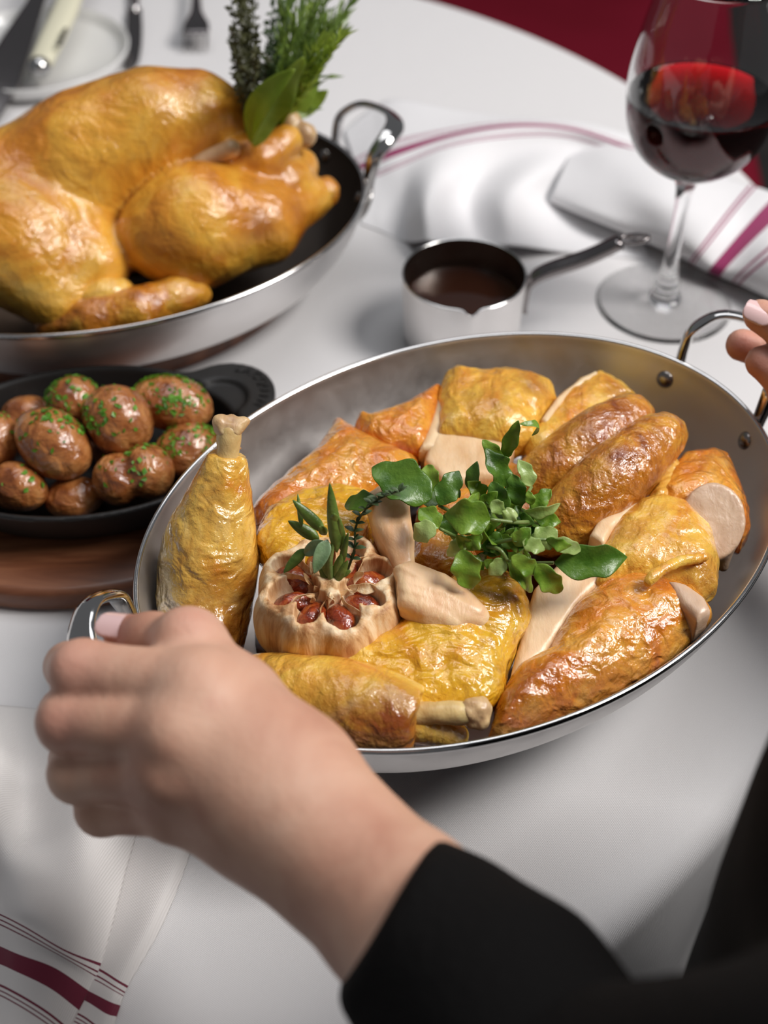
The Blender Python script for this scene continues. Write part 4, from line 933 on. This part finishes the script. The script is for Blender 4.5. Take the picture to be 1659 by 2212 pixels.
v, f = lathe([(0.0403, 0.0516), (0.0409, 0.0524), (0.0416, 0.0515)], (*PC, 0), 96, cap0=False, cap1=False); mk('rim', lip(v), f, M['steel_rim'], sp_)
v, f = lathe([(0.0392, 0.028), (0.0396, 0.0305), (0.0388, 0.0298), (0.02, 0.0298)], (*PC, 0), 64); tag(mk('gravy', v, f, M['gravy']), 'dark brown gravy filling the small saucepan', 'sauce')
e = at(1396, 516, 0.078); s0 = np.array([PC[0], PC[1], 0]); dxy = (e - s0)[:2]; dxy /= np.linalg.norm(dxy); d3 = np.array([*dxy, 0])
P = crom([s0 + d3 * 0.0415 + [0, 0, 0.024], s0 + d3 * 0.0420 + [0, 0, 0.038], s0 + d3 * 0.0445 + [0, 0, 0.046], s0 + d3 * 0.054 + [0, 0, 0.053], s0 + d3 * 0.080 + [0, 0, 0.064], e - d3 * 0.016 - [0, 0, 0.002]], 40)
mk('handle', *sweep(P, [0.0080, 0.0072, 0.0065, 0.0062, 0.0062, 0.0062], [0.002, 0.003, 0.0045, 0.004], up=(d3[0], d3[1], 0.1), n=12, power=3), M['dark_steel'], sp_)
sd = np.array([-d3[1], d3[0], 0]); lp = []
for k in range(28):
    a = k / 28 * 2 * math.pi; lp.append(e - d3 * 0.008 + d3 * math.cos(a) * 0.0095 + sd * math.sin(a) * 0.0042 + [0, 0, 0.001 * math.cos(a)])
rg = []
for k in range(28):
    t = lp[(k + 1) % 28] - lp[k - 1]; t /= np.linalg.norm(t); n_ = np.cross(t, [0, 0, 1]); aa = np.linspace(0, 2 * math.pi, 8, endpoint=False)
    rg.append(lp[k] + np.outer(np.cos(aa) * 0.0014, n_) + np.outer(np.sin(aa) * 0.0018, [0, 0, 1]))
mk('handle_loop', *loft(rg, close=True), M['dark_steel'], sp_)
for dz in (0.030, 0.020):
    v, f = lathe([(0.003, 0.0), (0.0024, 0.0012), (0.001, 0.0016)], (0, 0, 0), 14); qm = Vector(d3).to_track_quat('Z', 'Y').to_matrix()
    mk('rivet', np.array([list(qm @ Vector(x)) for x in v]) + s0 + d3 * 0.0430 + [0, 0, dz], f, M['chrome'], sp_)

# ================================================================ wine glass
GX = at(1433, 655, 0)
wg = emp('wine_glass', (GX[0], GX[1], 0), 'large stemmed wine glass half full of red wine, at the right edge of the table', 'wine glass')
op = [(0.0005, 0.0), (0.044, 0.0), (0.0455, 0.0008), (0.044, 0.0018), (0.028, 0.0030), (0.013, 0.0060), (0.0085, 0.012), (0.0095, 0.017), (0.0075, 0.022), (0.0052, 0.034), (0.0046, 0.060), (0.0052, 0.085), (0.0078, 0.0975), (0.016, 0.1045),
      (0.028, 0.1125), (0.038, 0.123), (0.0445, 0.138), (0.0472, 0.156), (0.0468, 0.174), (0.0440, 0.196), (0.0400, 0.215), (0.0362, 0.234)]
ip = [(0.0350, 0.234), (0.0388, 0.215), (0.0428, 0.196), (0.0456, 0.174), (0.0460, 0.156), (0.0433, 0.1387), (0.0368, 0.1243), (0.0270, 0.1145), (0.015, 0.1075), (0.0005, 0.1055)]
prof = list(crom(op, 90)) + list(crom(ip, 46))
mk('glass_body', *lathe([tuple(p) for p in prof], (GX[0], GX[1], 0.0003), 72), M['glass'], wg)
wz = 0.158; wpf = [p for p in crom(ip[::-1], 60) if p[1] < wz]
wpf = [(p[0] + 0.0002, p[1] - 0.0002) for p in wpf] + [(0.0462, wz), (0.0452, wz - 0.0006), (0.02, wz - 0.0006), (0.0005, wz - 0.0006)]
tag(mk('red_wine', *lathe(wpf, (GX[0], GX[1], 0.0003), 72), M['wine']), 'red wine filling the lower half of the stemmed glass', 'wine')

# ================================================================ napkins
def cloth_obj(name, sheets, mat, label):
    Vs = []; Qs = []; vs = []; n = 0
    for V, Q, vv, uu, key in sheets: Vs.append(V); Qs.append(Q + n); vs.append(vv if key == 'v' else uu); n += len(V)
    V = np.concatenate(Vs); o = mk(name, V, np.concatenate(Qs), mat)
    a = o.data.attributes.new('stripe', 'FLOAT', 'POINT'); a.data.foreach_set('value', np.concatenate(vs).astype(np.float32))
    s = o.modifiers.new('thickness', 'SOLIDIFY'); s.thickness = 0.0011; s.offset = 1
    return tag(o, label, 'napkin')
rA = [[(742, 283, .002), (800, 235, .010), (858, 214, .018), (980, 236, .020), (1100, 250, .020), (1250, 262, .024), (1400, 300, .020), (1520, 330, .004)],
      [(768, 362, .004), (810, 345, .012), (862, 324, .020), (980, 289, .026), (1100, 270, .030), (1220, 275, .028), (1330, 308, .022), (1480, 370, .004)],
      [(772, 420, .003), (815, 410, .006), (868, 390, .014), (945, 352, .028), (1070, 335, .018), (1190, 325, .018), (1300, 350, .010), (1450, 420, .003)],
      [(776, 462, .002), (815, 470, .003), (872, 470, .008), (925, 430, .034), (1010, 430, .006), (1100, 420, .026), (1200, 430, .006), (1400, 490, .003)],
      [(779, 482, .001), (820, 498, .001), (878, 522, .002), (930, 520, .022), (1030, 535, .002), (1110, 530, .012), (1230, 545, .002), (1400, 560, .001)]]
A = patch(rA, (90, 120), [0, 100, 150, 240, 300])
cB = [((1188, 436), (1238, 318)), ((1290, 478), (1330, 322)), ((1400, 524), (1450, 352)), ((1480, 560), (1600, 400)), ((1535, 588), (1680, 430)), ((1605, 616), (1770, 500)), ((1720, 672), (1880, 590))]
hz = [0.0008, 0.016, 0.027, 0.034, 0.030, 0.018]; fr = [0, 0.02, 0.20, 0.50, 0.80, 1.0]
rB = []
for k in range(6):
    row = []
    for ci, (lo_, hi_) in enumerate(cB):
        # outline points are the ground foot and the ridge seen above it
        x = lo_[0] + (hi_[0] - lo_[0]) * fr[k]; y = lo_[1] + (hi_[1] - lo_[1]) * fr[k]; z = hz[k] * (0.5 if ci == 0 else 1.0) * (1 + 0.18 * math.sin(ci * 2.1 + k))
        row.append((x, y - z * 900 * (0.25 if k else 0), z))
    rB.append(row)
B = patch(rB, (50, 120))
uB = B[3] * 6
sB = np.interp(uB, [0, 2.85, 3.0, 3.15, 3.55, 3.75, 4.5, 4.6, 4.75, 6], [0, 130, 60, 80, 92, 108, 119, 130, 145, 170])
# stripe coordinate: broad band 94..106, thin pairs either side
sB = np.interp(uB, [0, 2.9, 3.35, 3.95, 4.35, 5.2, 6], [40, 66, 84, 94, 106, 133, 150])
rear = napkin_mat('striped napkin behind', [(94, 106), (77, 79.5), (82, 84), (118, 120), (123, 125)], (0.30, 0.035, 0.12), (0.82, 0.81, 0.82))
cloth_obj('napkin', [(A[0], A[1], A[2], A[3], 'v'), (B[0], B[1], sB, B[3], 'v')], rear, 'crumpled white napkin with burgundy stripes behind the saucepan and wine glass')
r1 = [[(-120, 1500, .002), (-20, 1520, .005), (60, 1528, .004), (200, 1545, .004), (330, 1565, .002)],
      [(-120, 1690, .016), (-20, 1715, .028), (60, 1735, .008), (190, 1760, .024), (312, 1740, .004)],
      [(-120, 1870, .008), (-20, 1900, .010), (60, 1930, .028), (170, 1955, .022), (272, 1885, .004)],
      [(-120, 1935, .008), (-20, 1965, .010), (50, 1998, .024), (140, 2050, .021), (222, 2080, .004)],
      [(-120, 2000, .007), (-20, 2030, .009), (40, 2055, .018), (120, 2085, .017), (196, 2135, .004)],
      [(-120, 2100, .006), (-20, 2125, .009), (35, 2150, .014), (100, 2190, .012), (150, 2230, .003)],
      [(-140, 2330, .004), (-40, 2360, .008), (20, 2400, .010), (60, 2430, .008), (80, 2440, .002)]]
v1 = [1530, 1720, 1905, 1972, 2035, 2130, 2330]
r2 = [[(250, 1570, .001), (330, 1590, .0035), (400, 1600, .0035), (452, 1610, .001)],
      [(240, 1730, .001), (320, 1760, .005), (390, 1790, .006), (425, 1790, .001)],
      [(220, 1900, .001), (280, 1950, .005), (330, 1975, .007), (362, 1975, .001)],
      [(180, 2075, .001), (220, 2093, .005), (255, 2115, .006), (278, 2128, .001)],
      [(160, 2120, .001), (200, 2140, .005), (240, 2160, .006), (262, 2168, .001)],
      [(140, 2180, .001), (180, 2200, .004), (215, 2225, .005), (240, 2232, .001)],
      [(60, 2380, .001), (100, 2400, .004), (140, 2420, .005), (170, 2430, .001)]]
S1 = patch(r1, (150, 60), v1); S2 = patch(r2, (120, 36), v1)
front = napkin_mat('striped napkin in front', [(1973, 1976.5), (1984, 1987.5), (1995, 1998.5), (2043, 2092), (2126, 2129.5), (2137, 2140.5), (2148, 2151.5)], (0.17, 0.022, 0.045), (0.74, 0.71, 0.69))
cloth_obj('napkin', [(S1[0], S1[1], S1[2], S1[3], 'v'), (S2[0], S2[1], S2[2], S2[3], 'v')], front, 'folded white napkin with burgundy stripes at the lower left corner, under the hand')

# ================================================================ plate and cutlery, top left
PL = at(77, 100, 0.0)
PLC = (-0.318, 1.122)
v, f = lathe([(0.058, 0.0), (0.075, 0.001), (0.083, 0.006), (0.0855, 0.015), (0.0850, 0.0165), (0.0835, 0.0160), (0.0815, 0.008), (0.076, 0.0045), (0.04, 0.004), (0.001, 0.004)], (*PLC, 0.0008), 96)
tag(mk('side_plate', v, f, M['china'], origin=(*PLC, 0)), 'white china side plate with a raised rim at the top left', 'plate')
kn = emp('folding_knife', at(90, 130, 0.012), 'knife with an ivory handle and a steel ball end, resting on the white side plate', 'knife')
P = crom([at(88, 138, .026), at(112, 85, .029), at(140, 25, .032), at(165, -40, .034)], 20)
mk('handle', *sweep(P, [0.0105, 0.0115, 0.012, 0.011], [0.006, 0.0065, 0.006], up=(0, 0, 1), n=16, power=2.6), M['ivory'], kn)
mk('bolster', *lathe([(0.0005, -0.010), (0.006, -0.008), (0.0095, -0.003), (0.0100, 0.001), (0.0085, 0.006), (0.005, 0.0095), (0.0005, 0.0105)], at(86, 148, .0240), 24), M['chrome'], kn)
P = crom([at(127, 98, .0372), at(142, 62, .0385)], 8); mk('inlay_slot', *sweep(P, [0.0022], [0.0010], n=8), M['slot'], kn)
P = crom([at(165, -40, .034), at(190, -100, .036), at(215, -180, .038)], 10); mk('blade', *sweep(P, [0.009, 0.008, 0.002], [0.0012], n=8), M['dark_steel'], kn)
kb = emp('carving_knife', at(20, 200, 0.004), 'broad dark steel blade at the top left corner, lying across the plate edge', 'knife')
P = crom([at(-45, 275, .006), at(0, 175, .020), at(38, 90, .030), at(75, 10, .036), at(105, -60, .040)], 24)
mk('blade', *sweep(P, [0.010, 0.017, 0.0135, 0.008, 0.006], [0.0012], up=(0.35, 0, 1), n=10, power=3), M['dark_steel'], kb)
P = crom([at(105, -60, .040), at(135, -130, .043), at(170, -220, .046)], 10); mk('handle', *sweep(P, [0.007, 0.009], [0.006, 0.006], n=12), M['slot'], kb)
v_ = leafmesh(at(-30, 230, .014), at(52, 165, .012), 0.012, bend=0.1)
P = crom([at(-60, 300, .004), at(0, 228, .010), at(36, 175, .017), at(50, 150, .019)], 12); mk('cutting_edge', *sweep(P, [0.0015, 0.0028, 0.0012], [0.0006], up=(0.4, -0.3, 1), n=6), M['steel_rim'], kb)
tk = emp('table_knife', at(288, 80, 0.0), 'dark polished table knife lying right of the side plate', 'knife')
P = crom([at(281, 155, .003), at(286, 125, .004), at(290, 70, .005), at(290, 20, .006)], 20); mk('blade', *sweep(P, [0.0015, 0.0062, 0.0078, 0.0078, 0.0072], [0.0011], n=10, power=3), M['dark_steel'], tk)
P = crom([at(290, 20, .006), at(290, 0, .006), at(289, -90, .005), at(288, -180, .004)], 16); mk('handle', *sweep(P, [0.004, 0.0055, 0.0075], [0.0028, 0.0035], n=12), M['chrome'], tk)
fk = emp('table_fork', at(425, 60, 0.0), 'steel table fork with its tines towards the viewer, right of the table knife', 'fork')
P = crom([at(423, 72, .017), at(424, 50, .019), at(424, 25, .019), at(424, -10, .018), at(424, -80, .016), at(424, -180, .004)], 26)
mk('handle', *sweep(P, [0.0128, 0.0118, 0.0055, 0.0040, 0.0042, 0.008], [0.0013, 0.0016, 0.0022, 0.002], n=12, power=3), M['dark_steel'], fk)
for i in range(4):
    x = 400 + i * 15.5; P = crom([at(x + 1, 70, .017), at(x - 1, 92, .010), at(x - 2, 110, .003)], 8)
    mk('tine', *sweep(P, [0.0017, 0.0008], [0.0010, 0.0007], n=6), M['dark_steel'], fk)

# ================================================================ the person
SH = np.array([0.25, -0.02, 0.50]); TC2 = np.array([0.27, 0.14])
pr = emp('person', (TC2[0], TC2[1], -0.74), 'person in black sleeves standing at the lower right, lifting the oval pan by both handles', 'person')
# left hand: image position and distance for every joint
wr_ = W(620, 1738, .453); elb = W(1250, 2450, .335)
mcp = [W(430, 1490, .462), W(385, 1580, .455), W(370, 1665, .458), W(390, 1740, .466)]
pip = [W(178, 1452, .478), W(150, 1560, .476), W(170, 1668, .482), W(222, 1748, .488)]
dip = [W(150, 1440, .512), W(140, 1540, .512), W(160, 1640, .512), W(215, 1715, .514)]
tipp = [W(215, 1450, .530), W(215, 1530, .534), W(240, 1620, .532), W(280, 1690, .530)]
rd = [(.0135, .0118, .0095, .0080), (.0138, .0118, .0098, .0082), (.0130, .0110, .0092, .0078), (.0118, .0098, .0082, .0070)]
fing = [chain([mcp[i], pip[i], dip[i], tipp[i]], rd[i], 0.004) for i in range(4)]
palm = U([chain([W(600, 1690, .456), mcp[0]], [.0215, .0150], .004), chain([W(600, 1710, .457), mcp[1]], [.0225, .0150], .004), chain([W(595, 1735, .458), mcp[2]], [.0225, .0145], .004), chain([W(575, 1760, .464), mcp[3]], [.0205, .0140], .004),
          chain([W(575, 1725, .482), W(430, 1700, .492)], [.019, .018], .004), chain([W(570, 1650, .478), W(440, 1540, .490)], [.018, .018], .004)], 0.012)
thumb = chain([W(600, 1655, .466), W(508, 1520, .476), W(412, 1398, .490), W(330, 1382, .505), W(262, 1366, .518)], [.0190, .0165, .0118, .0095, .0078], 0.008)
fore = chain([elb, W(1000, 2100, .390), W(870, 1975, .415), W(740, 1855, .435), wr_], [.036, .0295, .0262, .0252, .0255], 0.01)
def flat(fn):  return fn
hand = U([palm, thumb], 0.012)
hf = fing[0]
for g in fing[1:]: hf = U([hf, g], 0.0022)
hand = U([hand, hf], 0.005); hand = U([hand] + [ell(W(445, 1500, .455), (.010, .010, .008)), ell(W(395, 1588, .448), (.010, .010, .008)), ell(W(380, 1672, .451), (.009, .009, .007)), ell(W(402, 1382, .486), (.012, .011, .012)), ell(W(570, 1560, .458), (.010, .009, .009))], 0.008); lh = U([hand, fore], 0.022)
V1, Q1 = surface(disp(lh, lambda P: 0.0006 * gn(P, 45, 3)), 0.0018)
# right hand at the far handle
RW = W(1960, 860, .66)
rth = chain([W(1905, 840, .655), W(1800, 770, .645), W(1715, 722, .645), W(1642, 682, .650)], [.015, .0125, .0105, .0085], .006)
rfi = chain([W(1900, 830, .67), W(1790, 800, .675), W(1680, 765, .678), W(1602, 745, .676)], [.014, .0115, .0100, .0085], .006)
rmi = chain([W(1920, 880, .655), W(1800, 850, .650), W(1700, 815, .652), W(1646, 782, .654)], [.014, .0118, .0105, .0085], .006)
rri = chain([W(1930, 920, .655), W(1810, 905, .650), W(1720, 880, .652), W(1690, 850, .656)], [.013, .011, .0095, .008], .006)
rli = chain([W(1930, 960, .655), W(1830, 950, .650), W(1750, 925, .652), W(1725, 900, .656)], [.012, .0095, .0085, .007], .006)
rf = rfi
for g in (rmi, rri, rli, rth): rf = U([rf, g], 0.0015)
EL2 = np.array([0.46, 0.24, 0.26])
rfo = chain([RW, EL2], [.026, .042], .01)
rpalm = U([ell(W(1930, 880, .66), (.026, .026, .03)), rfo], 0.01)
V2, Q2 = surface(disp(U([rf, rpalm], 0.006), lambda P: 0.0005 * gn(P, 45, 6)), 0.0022)
# upper arms, shoulders and trunk inside the shirt
trunk = U([chain([elb, SH], [.028, .035], .02), chain([EL2, np.array([0.41, 0.03, 0.50])], [.038, .04], .02), capsule((.26, .15, -.2), (.32, .06, .45), .085, .085),
           chain([SH, np.array([.325, .03, .52]), np.array([0.41, 0.03, 0.50])], [.055, .06, .055], .03), chain([np.array([.325, .03, .52]), np.array([.32, .05, .62])], [.06, .05], .02)], 0.04)
V3, Q3 = surface(trunk, 0.009)
V = np.concatenate([V1, V2, V3]); Q = np.concatenate([Q1, Q2 + len(V1), Q3 + len(V1) + len(V2)])
bdy = mk('body', V, Q, M['skin'], pr)
a = np.zeros(len(V))
for (px, py, dd_, r, s) in [(455, 1530, .447, .005, .8), (160, 1440, .47, .016, .5), (130, 1570, .465, .014, .5), (410, 1340, .48, .012, .35), (280, 1360, .51, .01, .6), (1645, 690, .65, .012, .7), (1605, 750, .67, .012, .9), (1650, 790, .65, .012, .9)]:
    a = np.maximum(a, s * np.clip(1.3 - np.linalg.norm(V - W(px, py, dd_), axis=1) / r, 0, 1))
at_ = bdy.data.attributes.new('brown', 'FLOAT', 'POINT'); at_.data.foreach_set('value', a.astype(np.float32))
def nail(c, d, n, ln, wd):
    c = np.array(c); d = np.array(d); d /= np.linalg.norm(d); n = np.array(n); n = n - d * (n @ d); n /= np.linalg.norm(n); s = np.cross(d, n)
    R_ = np.stack([d, s, n], 1)
    def fn(P):
        q = (P - c) @ R_; z = q[:, 2] + 9 * wd * 0 + (q[:, 1] ** 2) / (2 * wd * 0.62)
        e = np.sqrt((q[:, 0] / (ln / 2)) ** 4 + (q[:, 1] / (wd / 2)) ** 4) ** 0.5
        return np.maximum((e - 1) * wd * 0.4, np.abs(z) - 0.0009)
    return F(fn, c - ln, c + ln)
toC = lambda p: np.array([0, 0, CAMH]) - p
c0 = W(254, 1343, .510); mkf('fingernail', nail(c0, W(215, 1338, .515) - W(320, 1352, .505), np.array([0.1, 0.15, 1.0]) * 1.0 + 0.5 * toC(c0), 0.019, 0.0135), 0.0007, M['nail'], pr)
c0 = W(1640, 672, .6425); mkf('fingernail', nail(c0, W(1610, 660, .65) - W(1700, 700, .645), np.array([-0.1, 0, 1.0]) + 0.8 * toC(c0), 0.015, 0.0125), 0.0007, M['nail'], pr)
# shirt
slv = chain([W(862, 1985, .410), W(960, 2080, .392), W(1090, 2200, .370), elb], [.0290, .0315, .0345, .038], .01)
ax = W(862, 1970, .410) - W(945, 2026, .408); ax /= np.linalg.norm(ax); ce = W(872, 1985, .410)
slv = F(lambda P, g=slv.f: smax(g(P), (P - ce) @ ax - 0.006, 0.004), slv.lo, slv.hi)
V1, Q1 = surface(disp(slv, lambda P: 0.0016 * gn(P, 28, 4)), 0.0028)
rs2 = chain([RW + (EL2 - RW) * 0.25, EL2], [.033, .050], .01)
tors = U([chain([elb, SH], [.038, .056], .02), rs2, chain([EL2, np.array([0.41, 0.03, 0.50])], [.050, .058], .02), capsule((.25, .159, -.35), (.252, .158, .21), .153, .151), ell((.33, .08, .33), (.14, .115, .21), (0, 0, -20)),
          chain([SH, np.array([.325, .03, .52]), np.array([0.41, 0.03, 0.50])], [.065, .07, .065], .03)], 0.04)
V2, Q2 = surface(disp(tors, lambda P: 0.004 * gn(P, 9, 4) + 0.0015 * gn(P, 30, 5)), 0.008)
mk('black_shirt', np.concatenate([V1, V2]), np.concatenate([Q1, Q2 + len(V1)]), M['shirt'], pr)
legs = U([chain([(0.19, 0.17, -0.35), (0.19, 0.16, -0.72)], [.085, .055], .02), chain([(0.32, 0.10, -0.35), (0.33, 0.10, -0.72)], [.085, .055], .02)], 0.02)
mkf('trousers', legs, 0.012, M['shirt'], pr)
